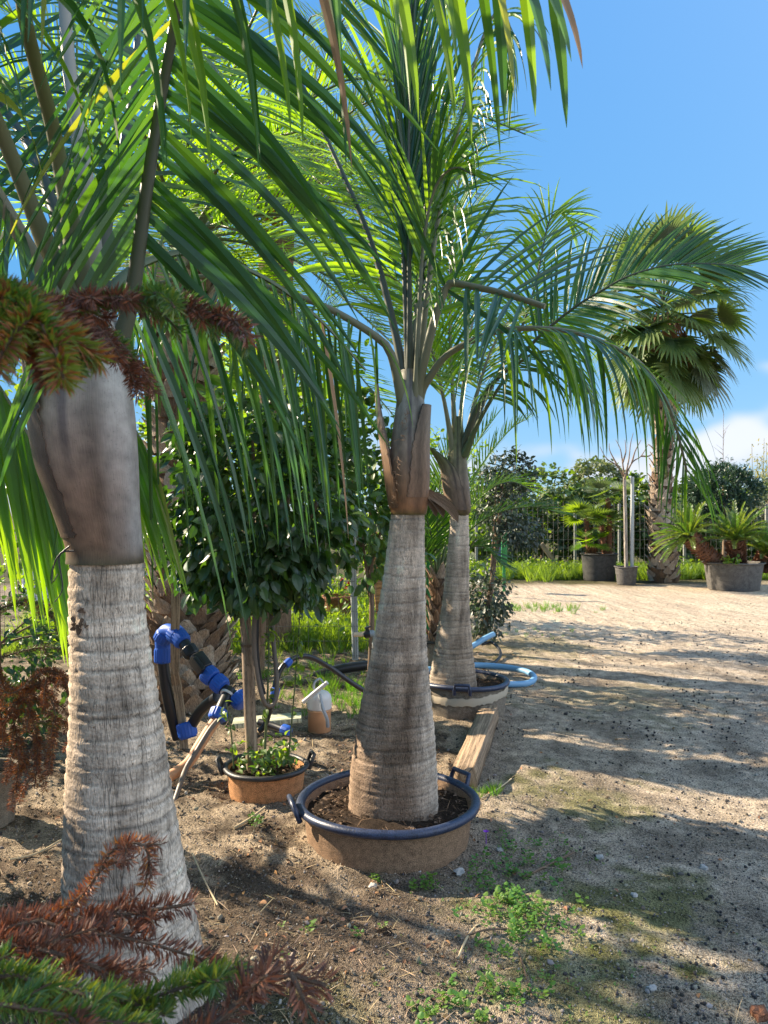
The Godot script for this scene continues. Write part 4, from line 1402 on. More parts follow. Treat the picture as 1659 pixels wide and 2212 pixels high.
func third_palm() -> void:
	var d := 5.72
	var t := thing("ringed_palm", "slender ringed palm in the tub with the pale torn band", "palm", at(978, 1485, d), "ringed palms in a row along the path")
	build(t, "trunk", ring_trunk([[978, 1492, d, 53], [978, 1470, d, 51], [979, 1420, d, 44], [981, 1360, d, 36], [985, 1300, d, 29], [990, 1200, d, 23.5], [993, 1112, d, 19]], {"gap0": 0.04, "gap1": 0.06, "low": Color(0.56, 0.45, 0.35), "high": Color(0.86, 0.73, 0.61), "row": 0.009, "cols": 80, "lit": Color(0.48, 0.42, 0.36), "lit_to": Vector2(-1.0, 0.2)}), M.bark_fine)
	build(t, "crown_shaft", shaft([[993, 1114, d, 19], [992, 1100, d, 25], [989, 1060, d, 26], [988, 1020, d, 23], [988, 960, d, 17], [988, 900, d, 10]], [Color(0.13, 0.12, 0.045), Color(0.24, 0.155, 0.095), Color(0.29, 0.22, 0.165), Color(0.22, 0.215, 0.12), Color(0.15, 0.19, 0.075)], {"cols": 48}), M.shaft)
	build(t, "leaf_sheath", shaft([[991, 1102, d, 28], [984, 1050, d, 28], [974, 1010, d, 24], [955, 985, d, 18], [938, 968, d, 11]], [Color(0.20, 0.13, 0.09), Color(0.26, 0.19, 0.14), Color(0.16, 0.16, 0.07), Color(0.12, 0.15, 0.05)], {"from": 1.9, "to": 5.3, "thick": 0.01, "narrow": 0.5}), M.shaft)
	var ms := [M.leaf_a, M.leaf_b, M.leaf_d, M.leaf_a]
	var lit := [M.leaf_c, M.lime_a, M.lime_b, M.leaf_a]
	frond(t, "frond", [at(996, 985, 5.7), at(1015, 920, 5.66), at(1050, 845, 5.6), at(1110, 785, 5.5), at(1170, 722, 5.4), at(1240, 665, 5.3), at(1300, 628, 5.2), at(1360, 596, 5.12), at(1445, 573, 5.05), at(1540, 570, 5.0), at(1600, 576, 5.0)], {"r0": 0.024, "flare": 0.016, "r1": 0.005, "n": 56, "t0": 0.40, "len": 0.62, "wid": 0.038, "stem": M.petiole_dark, "mats": [M.leaf_a, M.leaf_a, M.leaf_b, M.leaf_d], "fwd0": 0.30, "fwd1": 0.72, "lift": 0.10, "droop": 0.75, "pick": true, "up": Vector3(-0.25, 0.55, 0.85), "rows": 50, "base_len": 0.75, "tip_short": 0.35, "jit": 0.05})
	frond(t, "frond", [at(1000, 980, 5.72), at(1035, 890, 5.75), at(1080, 800, 5.8), at(1130, 700, 5.85), at(1160, 600, 5.9), at(1180, 500, 5.95), at(1196, 462, 5.95), at(1218, 462, 5.95), at(1240, 490, 5.95)], {"r0": 0.022, "flare": 0.016, "r1": 0.005, "n": 44, "t0": 0.45, "len": 0.5, "wid": 0.030, "stem": M.petiole_dark, "mats": lit, "fwd0": 0.4, "fwd1": 0.75, "lift": 0.1, "droop": 2.2, "pick": true, "up": Vector3(-0.3, 0.4, 0.8)})
	frond(t, "frond", [at(1000, 985, 5.74), at(1025, 870, 5.8), at(1060, 760, 5.9), at(1105, 690, 6.0), at(1160, 680, 6.1), at(1215, 740, 6.15), at(1245, 830, 6.2)], {"r0": 0.022, "flare": 0.016, "r1": 0.005, "n": 44, "t0": 0.25, "len": 0.66, "wid": 0.030, "stem": M.petiole, "mats": lit, "fwd0": 0.3, "fwd1": 0.6, "lift": 0.1, "droop": 2.4, "pick": true})
	frond(t, "frond", [at(1002, 985, 5.68), at(1040, 900, 5.55), at(1090, 820, 5.4), at(1140, 770, 5.25), at(1200, 760, 5.1), at(1250, 800, 5.0), at(1280, 870, 4.95)], {"r0": 0.022, "flare": 0.016, "r1": 0.005, "n": 44, "t0": 0.3, "len": 0.62, "wid": 0.028, "stem": M.rachis, "mats": ms, "fwd0": 0.2, "fwd1": 0.6, "lift": 0.1, "droop": 3.6, "pick": true, "pull": Vector3(0, -0.4, 0), "gap": 0.15})
	frond(t, "frond", [at(986, 985, 5.7), at(978, 850, 5.7), at(972, 700, 5.72), at(975, 560, 5.75), at(985, 430, 5.8), at(1005, 330, 5.9)], {"r0": 0.022, "flare": 0.014, "r1": 0.006, "n": 46, "t0": 0.22, "len": 0.62, "wid": 0.030, "stem": M.petiole, "mats": lit, "fwd0": 0.5, "fwd1": 0.75, "lift": 0.1, "droop": 1.0, "up": Vector3(-0.5, 0.2, 0.9)})
	frond(t, "frond", [at(980, 985, 5.7), at(958, 860, 5.65), at(925, 730, 5.6), at(880, 630, 5.55), at(820, 590, 5.5), at(760, 620, 5.5)], {"r0": 0.022, "flare": 0.014, "r1": 0.006, "n": 44, "t0": 0.25, "len": 0.62, "wid": 0.030, "stem": M.petiole, "mats": lit, "fwd0": 0.35, "fwd1": 0.65, "lift": 0.1, "droop": 1.8})
	frond(t, "frond", [at(990, 985, 5.75), at(1000, 840, 6.0), at(1020, 700, 6.4), at(1040, 640, 6.9), at(1060, 660, 7.3)], {"r0": 0.022, "flare": 0.014, "r1": 0.006, "n": 44, "t0": 0.25, "len": 0.62, "wid": 0.030, "stem": M.petiole, "mats": lit, "fwd0": 0.35, "fwd1": 0.65, "lift": 0.1, "droop": 1.8})


func left_palm() -> void:
	# a palm just outside the left edge whose lowest frond hangs behind the near trunk
	var foot := Vector3(-2.3, 0, -2.25)
	var t := thing("ringed_palm", "palm whose bright lime frond hangs at the left edge behind the big trunk", "palm", foot)
	var b := MB.new()
	b.colored = true
	b.tint = Color(0.4, 0.33, 0.27)
	var p := smooth_path([foot, foot + Vector3(0.02, 0.8, 0), foot + Vector3(0.05, 1.6, 0)], 30)
	b.tube(p, taper(31, 0.2, 0.09, 0.7), 32, 1.0, 1.0)
	build(t, "trunk", b, M.bark)
	b = MB.new()
	b.colored = true
	b.tint = Color(0.28, 0.25, 0.16)
	p = smooth_path([foot + Vector3(0.05, 1.58, 0), foot + Vector3(0.06, 1.9, 0), foot + Vector3(0.06, 2.3, 0)], 20)
	b.tube(p, taper(21, 0.11, 0.05), 24, 1.0, 1.0)
	build(t, "crown_shaft", b, M.shaft)
	var c := foot + Vector3(0.06, 2.1, 0)
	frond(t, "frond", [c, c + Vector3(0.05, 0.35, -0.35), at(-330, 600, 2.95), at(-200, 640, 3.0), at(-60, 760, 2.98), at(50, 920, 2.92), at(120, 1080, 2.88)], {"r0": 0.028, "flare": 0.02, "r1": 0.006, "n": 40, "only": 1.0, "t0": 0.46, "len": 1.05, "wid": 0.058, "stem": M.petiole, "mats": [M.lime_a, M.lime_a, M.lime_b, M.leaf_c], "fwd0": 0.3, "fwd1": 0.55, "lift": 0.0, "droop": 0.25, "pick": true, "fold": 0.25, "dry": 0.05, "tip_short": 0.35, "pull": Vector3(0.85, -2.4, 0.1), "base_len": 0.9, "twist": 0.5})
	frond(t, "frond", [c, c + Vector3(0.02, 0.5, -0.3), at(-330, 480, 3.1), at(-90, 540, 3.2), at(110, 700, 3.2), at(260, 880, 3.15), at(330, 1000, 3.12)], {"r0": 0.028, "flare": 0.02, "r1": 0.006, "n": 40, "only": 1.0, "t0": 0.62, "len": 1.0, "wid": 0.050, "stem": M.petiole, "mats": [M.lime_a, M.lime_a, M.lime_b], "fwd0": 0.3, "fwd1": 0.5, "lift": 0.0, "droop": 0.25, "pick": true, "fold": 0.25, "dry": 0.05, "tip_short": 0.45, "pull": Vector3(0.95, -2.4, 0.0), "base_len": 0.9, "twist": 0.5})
	for k in 7:
		var a := 0.5 + k * 0.5
		var o := Vector3(cos(a), 0, sin(a))
		frond(t, "frond", [c, c + o * 0.2 + Vector3.UP * 0.5, c + o * 0.55 + Vector3.UP * 0.9, c + o * 0.95 + Vector3.UP * 0.95, c + o * 1.3 + Vector3.UP * 0.7], {"r0": 0.028, "flare": 0.02, "r1": 0.006, "n": 34, "t0": 0.25, "len": 0.8, "wid": 0.045, "stem": M.petiole, "mats": [M.leaf_a, M.leaf_c], "fwd0": 0.3, "fwd1": 0.6, "lift": 0.1, "droop": 1.6, "seg": 5})


func small_palm() -> void:
	# the young palm in a pot behind the third one
	var base := at(945, 1380, 7.2)
	tub("nursery_pot", "grey pot behind the slender palm's trunk", Vector3(at(948, 1440, 7.25).x, 0, -7.25), 0.21, 0.30, 0.0, M.tub_grey, M.rim_black, {"group": "round nursery tubs", "rim": 0.014})
	var t := thing("young_palm", "young palm with shaggy old leaf bases behind the slender palm", "palm", base)
	var b := MB.new()
	var p := smooth_path([base - Vector3.UP * 0.12, at(946, 1310, 7.2), at(948, 1240, 7.2)], 10)
	b.tube(p, taper(11, 0.075, 0.06), 14, 1.0, 2.0)
	build(t, "trunk", b, M.leaf_base_dark)
	boots(t, [[base - Vector3.UP * 0.1, 0.07], [at(948, 1235, 7.2), 0.06]], {"w": 0.085, "h": 0.12, "th": 0.035, "pitch": 0.075, "around": 6, "mats": ["leaf_base_dark", "leaf_base", "sheath_dry"]})
	var lit := [M.lime_a, M.leaf_c, M.lime_b]
	var dk := [M.leaf_a, M.leaf_b, M.leaf_d]
	for q in [
		[[[948, 1250], [975, 1130], [1030, 1020], [1100, 930], [1140, 905]], lit, 0.42], [[[950, 1250], [1000, 1160], [1070, 1110], [1150, 1095], [1210, 1110]], dk, 0.36],
		[[[950, 1250], [985, 1150], [1040, 1070], [1100, 1040], [1150, 1060]], lit, 0.4], [[[944, 1250], [930, 1150], [900, 1070], [870, 1050]], dk, 0.4],
		[[[946, 1250], [945, 1130], [955, 1020], [985, 950]], lit, 0.42], [[[950, 1250], [990, 1200], [1040, 1180], [1085, 1220]], dk, 0.34],
		[[[946, 1250], [960, 1120], [1010, 990], [1070, 900]], lit, 0.42], [[[942, 1250], [920, 1190], [890, 1170], [860, 1200]], dk, 0.34]]:
		var pts := []
		var k := 0
		for a in q[0]:
			pts.append(at(a[0], a[1], 7.2 + 0.12 * k * (1 if q[1] == lit else -1)))
			k += 1
		frond(t, "frond", pts, {"r0": 0.014, "flare": 0.012, "r1": 0.004, "n": 40, "t0": 0.22, "len": q[2], "wid": 0.024, "stem": M.rachis, "mats": q[1], "fwd0": 0.4, "fwd1": 0.7, "lift": 0.2, "droop": 0.8, "seg": 4, "rows": 20})


func date_palms() -> void:
	# the big rough trunk at left, mostly hidden by the fronds in front
	var foot := Vector3(at(408, 1520, 6.0).x, 0, -6.0)
	var t := thing("date_palm", "big date palm with a rough scaly trunk behind the blue pipe fittings", "palm", foot, "feather palms behind the wire fence")
	var rows := [[foot, 0.30], [foot + Vector3(0, 0.5, 0), 0.27], [foot + Vector3(-0.02, 1.2, 0), 0.245], [foot + Vector3(-0.04, 2.6, 0), 0.23], [foot + Vector3(-0.05, 3.4, 0), 0.24]]
	var b := MB.new()
	var pp := PackedVector3Array()
	var rad := PackedFloat32Array()
	for q in rows:
		pp.append(q[0])
		rad.append(q[1] * 0.93)
	b.tube(pp, rad, 24, 2.0, 1.0)
	build(t, "trunk", b, M.leaf_base_dark)
	boots(t, rows, {"w": 0.18, "h": 0.135, "th": 0.06, "pitch": 0.085, "around": 11, "mats": ["leaf_base", "leaf_base_pale", "leaf_base", "leaf_base_dark"]})
	var c := foot + Vector3(-0.05, 3.45, 0)
	for k in 40:
		var a := k * 2.399
		var up := lerpf(1.1, -0.3, k / 39.0)
		var o := Vector3(cos(a), 0, sin(a))
		var l := rr(2.1, 2.7)
		if o.x < -0.1 and up < 0.35:
			continue   # low fronds left out here so sunlight reaches the small tub
		var mats_ := [M.silver_a, M.lime_b, M.leaf_c] if k < 9 else [M.lime_a, M.lime_b, M.leaf_c, M.bush_b]
		frond(t, "frond", [c, c + (o * 0.4 + Vector3.UP * (0.25 + up * 0.35)) * l * 0.4, c + (o * 0.75 + Vector3.UP * up * 0.75) * l * 0.75, c + (o * 1.05 + Vector3.UP * (up * 0.7 - 0.35)) * l], {"r0": 0.02, "r1": 0.005, "n": 70, "t0": 0.14, "len": 0.42, "wid": 0.022, "stem": M.rachis, "mats": mats_, "fwd0": 0.4, "fwd1": 0.65, "lift": 0.3, "droop": 0.8, "seg": 3, "fold": 0.0, "rows": 16, "rseg": 5})
	# a taller one farther back, its grey-green crown between the two near palms
	foot = Vector3(-1.25, 0, -8.6)
	t = thing("date_palm", "tall grey-green date palm behind the middle palm's upper fronds", "palm", foot, "feather palms behind the wire fence")
	b = MB.new()
	b.tube(PackedVector3Array([foot, foot + Vector3(0, 2.5, 0), foot + Vector3(0.05, 4.6, 0)]), PackedFloat32Array([0.22, 0.18, 0.2]), 20, 2.0, 1.0)
	build(t, "trunk", b, M.leaf_base_dark)
	c = foot + Vector3(0.05, 4.7, 0)
	for k in 44:
		var a := k * 2.399
		var up := lerpf(1.25, -0.35, k / 43.0)
		var o := Vector3(cos(a), 0, sin(a))
		var l := rr(2.2, 2.8)
		frond(t, "frond", [c, c + (o * 0.4 + Vector3.UP * (0.3 + up * 0.35)) * l * 0.4, c + (o * 0.75 + Vector3.UP * up * 0.75) * l * 0.75, c + (o * 1.0 + Vector3.UP * (up * 0.7 - 0.4)) * l], {"r0": 0.02, "r1": 0.005, "n": 80, "t0": 0.12, "len": 0.40, "wid": 0.022, "stem": M.rachis, "mats": [M.silver_a, M.silver_b, M.silver_a, M.leaf_c], "fwd0": 0.4, "fwd1": 0.65, "lift": 0.3, "droop": 1.0, "seg": 3, "fold": 0.0, "rows": 14, "rseg": 5})
	for k in 5:
		var a := rr(0, TAU)
		b = MB.new()
		var o := Vector3(cos(a), 0, absf(sin(a)))
		for j in 40:
			b.blade(c + o * 0.5 + Vector3.UP * 0.25 + rdir() * 0.08, o + rdir() * 0.6, Vector3.UP, rr(0.4, 0.7), 0.012, 3.0, 4, 0.0)
		b.tube(PackedVector3Array([c, c + o * 0.5 + Vector3.UP * 0.25]), taper(2, 0.02, 0.012), 6)
		build(t, "fruit_stalk", b, M.needle_orange)


# ---------------------------------------------------------------- conifers

func conifers() -> void:
	var gr := [M.needle_green, M.needle_green, M.needle_lime]
	var rd := [M.needle_red, M.needle_brown, M.needle_brown]
	var br := [M.needle_brown, M.needle_brown, M.needle_red]
	var org := [M.needle_orange, M.needle_lime, M.needle_red, M.needle_lime]
	var foot := Vector3(-1.02, 0, -1.12)
	var t := thing("conifer", "half-dead conifer with green and rust-brown twigs reaching in from the left", "conifer", foot, "dying conifers at the left")
	var b := MB.new()
	var p := smooth_path([foot, foot + Vector3(0.02, 1.0, 0), foot + Vector3(0, 2.3, 0.02)], 16)
	b.tube(p, taper(17, 0.028, 0.01), 10)
	build(t, "trunk", b, M.twig_bark)
	var s := foot
	# upper whorl
	needle_branch(t, [Vector3(s.x, 1.86, s.z), at(-40, 640, 1.08), at(130, 665, 1.06), at(280, 640, 1.05), at(400, 655, 1.04), at(515, 712, 1.02)], {"nl": 0.022, "per": 1100, "mats": [M.needle_green, M.needle_brown, M.needle_green], "twigs": 18, "t0": 0.40, "twig": 0.15, "sag": 9.0, "twig_mats": [gr, br, br, gr], "r": 0.006})
	needle_branch(t, [Vector3(s.x, 1.84, s.z), at(-60, 660, 1.2), at(120, 690, 1.25), at(220, 720, 1.28), at(290, 790, 1.28)], {"nl": 0.020, "per": 1200, "mats": br, "twigs": 24, "t0": 0.45, "twig": 0.22, "sag": 10.0, "twig_mats": [br, rd, gr, br], "r": 0.006})
	needle_branch(t, [Vector3(s.x, 1.80, s.z), at(-120, 640, 0.9), at(0, 630, 0.82), at(80, 690, 0.78), at(140, 800, 0.77)], {"nl": 0.024, "per": 1700, "mats": [M.needle_green, M.needle_lime], "twigs": 26, "t0": 0.4, "twig": 0.18, "sag": 9.0, "twig_mats": [org, gr, org, rd], "r": 0.006})
	needle_branch(t, [Vector3(s.x, 1.78, s.z), at(-160, 640, 0.92), at(-30, 640, 0.84), at(60, 700, 0.8), at(110, 800, 0.8)], {"nl": 0.024, "per": 1700, "mats": org, "twigs": 26, "t0": 0.35, "twig": 0.17, "sag": 9.0, "twig_mats": [rd, org, rd, gr], "r": 0.006})
	# lower whorl
	needle_branch(t, [Vector3(s.x, 0.72, s.z), at(-60, 2010, 1.2), at(87, 1988, 1.2), at(250, 1978, 1.2), at(415, 1952, 1.2)], {"nl": 0.028, "per": 750, "mats": rd, "twigs": 8, "t0": 0.25, "twig": 0.10, "sag": 3.0, "rise": 0.1, "twig_mats": [rd, br], "r": 0.006, "lean": 0.35})
	needle_branch(t, [Vector3(s.x, 0.70, s.z), at(0, 2010, 1.15), at(153, 2010, 1.15), at(310, 2035, 1.15), at(465, 2082, 1.15)], {"nl": 0.026, "per": 650, "mats": br, "twigs": 6, "t0": 0.3, "twig": 0.09, "sag": 3.0, "twig_mats": [rd, br], "r": 0.005, "lean": 0.35})
	needle_branch(t, [at(100, 1990, 1.2), at(166, 1945, 1.18), at(210, 1890, 1.17), at(245, 1835, 1.16), at(300, 1822, 1.15), at(322, 1850, 1.15), at(312, 1915, 1.15)], {"nl": 0.020, "per": 800, "mats": [M.needle_red, M.needle_red, M.needle_orange], "twigs": 4, "t0": 0.45, "twig": 0.06, "sag": 12.0, "twig_mats": [rd, br], "r": 0.004, "lean": 0.4})
	needle_branch(t, [Vector3(s.x, 0.70, s.z), at(-60, 2120, 1.0), at(100, 2130, 0.98), at(270, 2165, 0.96), at(437, 2118, 0.95), at(515, 2088, 0.95)], {"nl": 0.026, "per": 1050, "mats": [M.needle_lime, M.needle_green, M.needle_lime], "twigs": 12, "t0": 0.3, "twig": 0.09, "sag": 1.0, "twig_mats": [gr, gr, org], "r": 0.005, "lean": 0.5})
	needle_branch(t, [Vector3(s.x, 0.66, s.z), at(120, 2300, 0.9), at(350, 2290, 0.9), at(480, 2200, 0.9), at(570, 2118, 0.9), at(640, 2105, 0.9), at(705, 2130, 0.9)], {"nl": 0.028, "per": 520, "mats": br, "twigs": 16, "t0": 0.5, "twig": 0.10, "sag": 5.0, "twig_mats": [br, rd], "r": 0.007, "lean": 0.7})
	needle_branch(t, [Vector3(s.x, 0.68, s.z), at(-90, 2060, 1.1), at(40, 2045, 1.08), at(170, 2075, 1.06), at(290, 2130, 1.05)], {"nl": 0.026, "per": 800, "mats": br, "twigs": 16, "t0": 0.25, "twig": 0.14, "sag": 3.0, "twig_mats": [br, rd, br], "r": 0.006, "lean": 0.4})
	needle_branch(t, [Vector3(s.x, 0.66, s.z), at(-100, 2190, 0.92), at(60, 2180, 0.9), at(200, 2205, 0.9), at(330, 2215, 0.9)], {"nl": 0.025, "per": 900, "mats": gr, "twigs": 9, "t0": 0.25, "twig": 0.09, "sag": 1.0, "twig_mats": [gr, br], "r": 0.005, "lean": 0.5})
	# the dead one in a pot behind
	var c := Vector3(at(-22, 1790, 3.7).x, 0, -3.72)
	tub("nursery_pot", "pale tall pot cut by the left edge, under the rusty hanging twigs", c, 0.125, 0.26, -0.01, M.tub_pale, M.tub_pale, {"group": "round nursery tubs", "rim": 0.010, "slope": 0.8})
	t = thing("conifer", "dead rust-red conifer hanging its twigs beside the left pot", "conifer", c, "dying conifers at the left")
	b = MB.new()
	p = smooth_path([c + Vector3.UP * 0.2, c + Vector3(0.03, 0.6, 0), c + Vector3(0.02, 1.2, -0.02)], 12)
	b.tube(p, taper(13, 0.018, 0.008), 8)
	build(t, "trunk", b, M.twig_bark)
	var dead := [M.needle_red, M.needle_red, M.needle_brown, M.needle_orange]
	for q in [[[20, 1500], [100, 1450], [155, 1490], [165, 1600]], [[0, 1560], [50, 1510], [80, 1600], [75, 1700]], [[10, 1530], [80, 1480], [120, 1540], [110, 1640]], [[30, 1490], [120, 1470], [185, 1530], [195, 1610]], [[-20, 1600], [20, 1540], [40, 1620], [35, 1715]]]:
		var pts := [c + Vector3(0.02, 0.75, 0)]
		for a in q[0] if q[0][0] is Array else q:
			pts.append(at(a[0], a[1], 3.55 + rr(-0.06, 0.06)))
		needle_branch(t, pts, {"nl": 0.026, "per": 700, "mats": dead, "twigs": 9, "t0": 0.4, "twig": 0.22, "sag": 14.0, "r": 0.006, "lean": 0.3})
	for k in 8:
		var a := rr(0, TAU)
		var q := c + Vector3(0.02, rr(0.4, 1.1), 0)
		needle_branch(t, [q, q + Vector3(cos(a), 0.2, sin(a)) * 0.25, q + Vector3(cos(a), -0.1, sin(a)) * 0.45], {"nl": 0.024, "per": 600, "mats": [M.needle_green, M.needle_brown], "twigs": 6, "t0": 0.3, "twig": 0.15, "sag": 8.0, "r": 0.005})


# ---------------------------------------------------------------- the clipped tree in the small tub

func round_tree() -> void:
	var c := at(575, 1652, 4.08)
	tub("nursery_tub", "small orange-tan tub holding the round-headed tree, black rim", c, 0.212, 0.155, -0.02, M.tub_tan, M.rim_black, {"category": "plant tub", "group": "round nursery tubs", "rim": 0.015, "handles": [0.35, 3.2], "handle": 0.03, "soil": 0.14})
	var base := at(545, 1655, 4.1)
	base.y = 0.13
	var t := thing("round_headed_tree", "clipped tree with a dense dark round crown in the small tub", "tree", base)
	limb(t, "trunk", [base, at(540, 1540, 4.1), at(534, 1400, 4.1), at(527, 1300, 4.12), at(530, 1250, 4.14)], 0.034, 0.029, M.smooth_bark, 16)
	var ringb := MB.new()
	ringb.tube(PackedVector3Array([at(534, 1396, 4.1), at(534, 1391, 4.1)]), PackedFloat32Array([0.0355, 0.0355]), 18)
	build(t, "graft_ring", ringb, M.leaf_base_dark)
	for q in [[[530, 1262], [560, 1220], [590, 1180], [612, 1140], [625, 1060]], [[528, 1262], [500, 1180], [470, 1100], [440, 1040]], [[530, 1262], [540, 1160], [550, 1050], [545, 950]], [[590, 1180], [640, 1150], [690, 1080], [720, 1020]], [[528, 1262], [470, 1220], [420, 1190]]]:
		limb(t, "limb", path_of(q.map(func(a): return [a[0], a[1], 4.14])), 0.026, 0.008, M.twig_bark)
	for q in [[[505, 1660], [500, 1590], [490, 1520]], [[570, 1655], [575, 1560], [580, 1440], [582, 1300]], [[622, 1650], [630, 1560], [640, 1440], [650, 1290]]]:
		limb(t, "sucker", path_of(q.map(func(a): return [a[0], a[1], 4.02])), 0.008 if q[0][0] == 570 else 0.005, 0.003, M.rachis, 7)
	var cen := at(568, 1085, 4.15)
	var rad := Vector3(0.58, 0.56, 0.56)
	var spots := crown_spots(cen, rad, 290, 13, 0.10, 0.6, 0.45, 0.4, 1.05)
	spots += crown_spots(cen + Vector3(-0.05, -0.36, 0.05), Vector3(0.42, 0.22, 0.42), 80, 10, 0.09, 0.4, 0.6, 0.55, 1.05)
	# pieces nearest the viewer are leaves of their own
	spots.sort_custom(func(a, b): return a.origin.z > b.origin.z)
	var lm := [leaf_mesh(0.098, 0.052, 0.7, 0.25), leaf_mesh(0.085, 0.048, 1.1, 0.35), leaf_mesh(0.105, 0.050, 0.3, 0.2)]
	var fm := [M.ficus_a, M.ficus_b, M.ficus_b, M.ficus_c]
	var pick := spots.slice(0, 900)
	var rest := spots.slice(900)
	for k in pick.size():
		if k % 3 == 0:
			var m := MeshInstance3D.new()
			m.mesh = lm[k % 3 if k % 2 else (k / 3) % 3]
			m.material_override = fm[rng.randi() % 4]
			m.name = "leaf"
			var tr: Transform3D = pick[k]
			tr.origin -= base
			m.transform = tr
			t.add_child(m, true)
		else:
			rest.append(pick[k])
	foliage(t, rest, lm[0], ["ficus_a", "ficus_b", "ficus_c", "ficus_b"])
	var top := crown_spots(cen + Vector3(0, 0.34, -0.1), Vector3(0.5, 0.32, 0.45), 60, 8, 0.09, 0.7, -0.2)
	foliage(t, top, lm[1], ["ficus_c", "bush_a"])
	var low := []
	for k in 130:
		var a := rr(0, TAU)
		var r := 0.17 * sqrt(rng.randf())
		low.append(facing(Vector3(c.x + cos(a) * r, 0.15 + rr(0.0, 0.13), c.z + sin(a) * r), (rdir() + Vector3.UP * 0.5).normalized(), rr(0.4, 0.8)))
	for q in [[505, 1660, 490, 1515, 14], [575, 1560, 582, 1310, 22], [632, 1560, 650, 1290, 34]]:
		for k in q[4]:
			var f := rng.randf()
			low.append(facing(at(lerpf(q[0], q[2], f) + rr(-9, 9), lerpf(q[1], q[3], f), 4.02), (rdir() + Vector3.UP * 0.2).normalized(), rr(0.35, 0.7)))
	foliage(t, low, lm[1], ["ficus_c", "bush_a", "bush_b"])


# ---------------------------------------------------------------- pipes, taps and other small things

func collar(parent: Node3D, a: Vector3, b_: Vector3, r: float, m: Material, ribs := 18) -> void:   # a ribbed union nut
	var b := MB.new()
	var d := (b_ - a)
	var fr: Array = MB.frames(PackedVector3Array([a, b_]))[0]
	var n := 96
	var prof := [[0.0, 0.82], [0.04, 0.94], [0.12, 1.0], [0.75, 1.0], [0.9, 0.9], [1.0, 0.84]]
	var first := 0
	for q in prof:
		for j in n + 1:
			var t := TAU * j / n
			var rib: float = 1.0 + (0.05 if fposmod(t * ribs / TAU, 1.0) < 0.28 and q[1] > 0.92 else 0.0)
			b.pt(a + d * q[0] + (fr[0] * cos(t) + fr[1] * sin(t)) * r * q[1] * rib)
	for k in prof.size() - 1:
		for j in n:
			var x: int = first + k * (n + 1) + j
			b.quad(x, x + n + 1, x + n + 2, x + 1)
	for e in 2:
		var o := b.pt(a if e == 0 else b_)
		for j in n:
			var x: int = j + (0 if e == 0 else (prof.size() - 1) * (n + 1))
			if e == 0: b.tri(o, x, x + 1)
			else: b.tri(o, x + 1, x)
	build(parent, "union_nut", b, m)


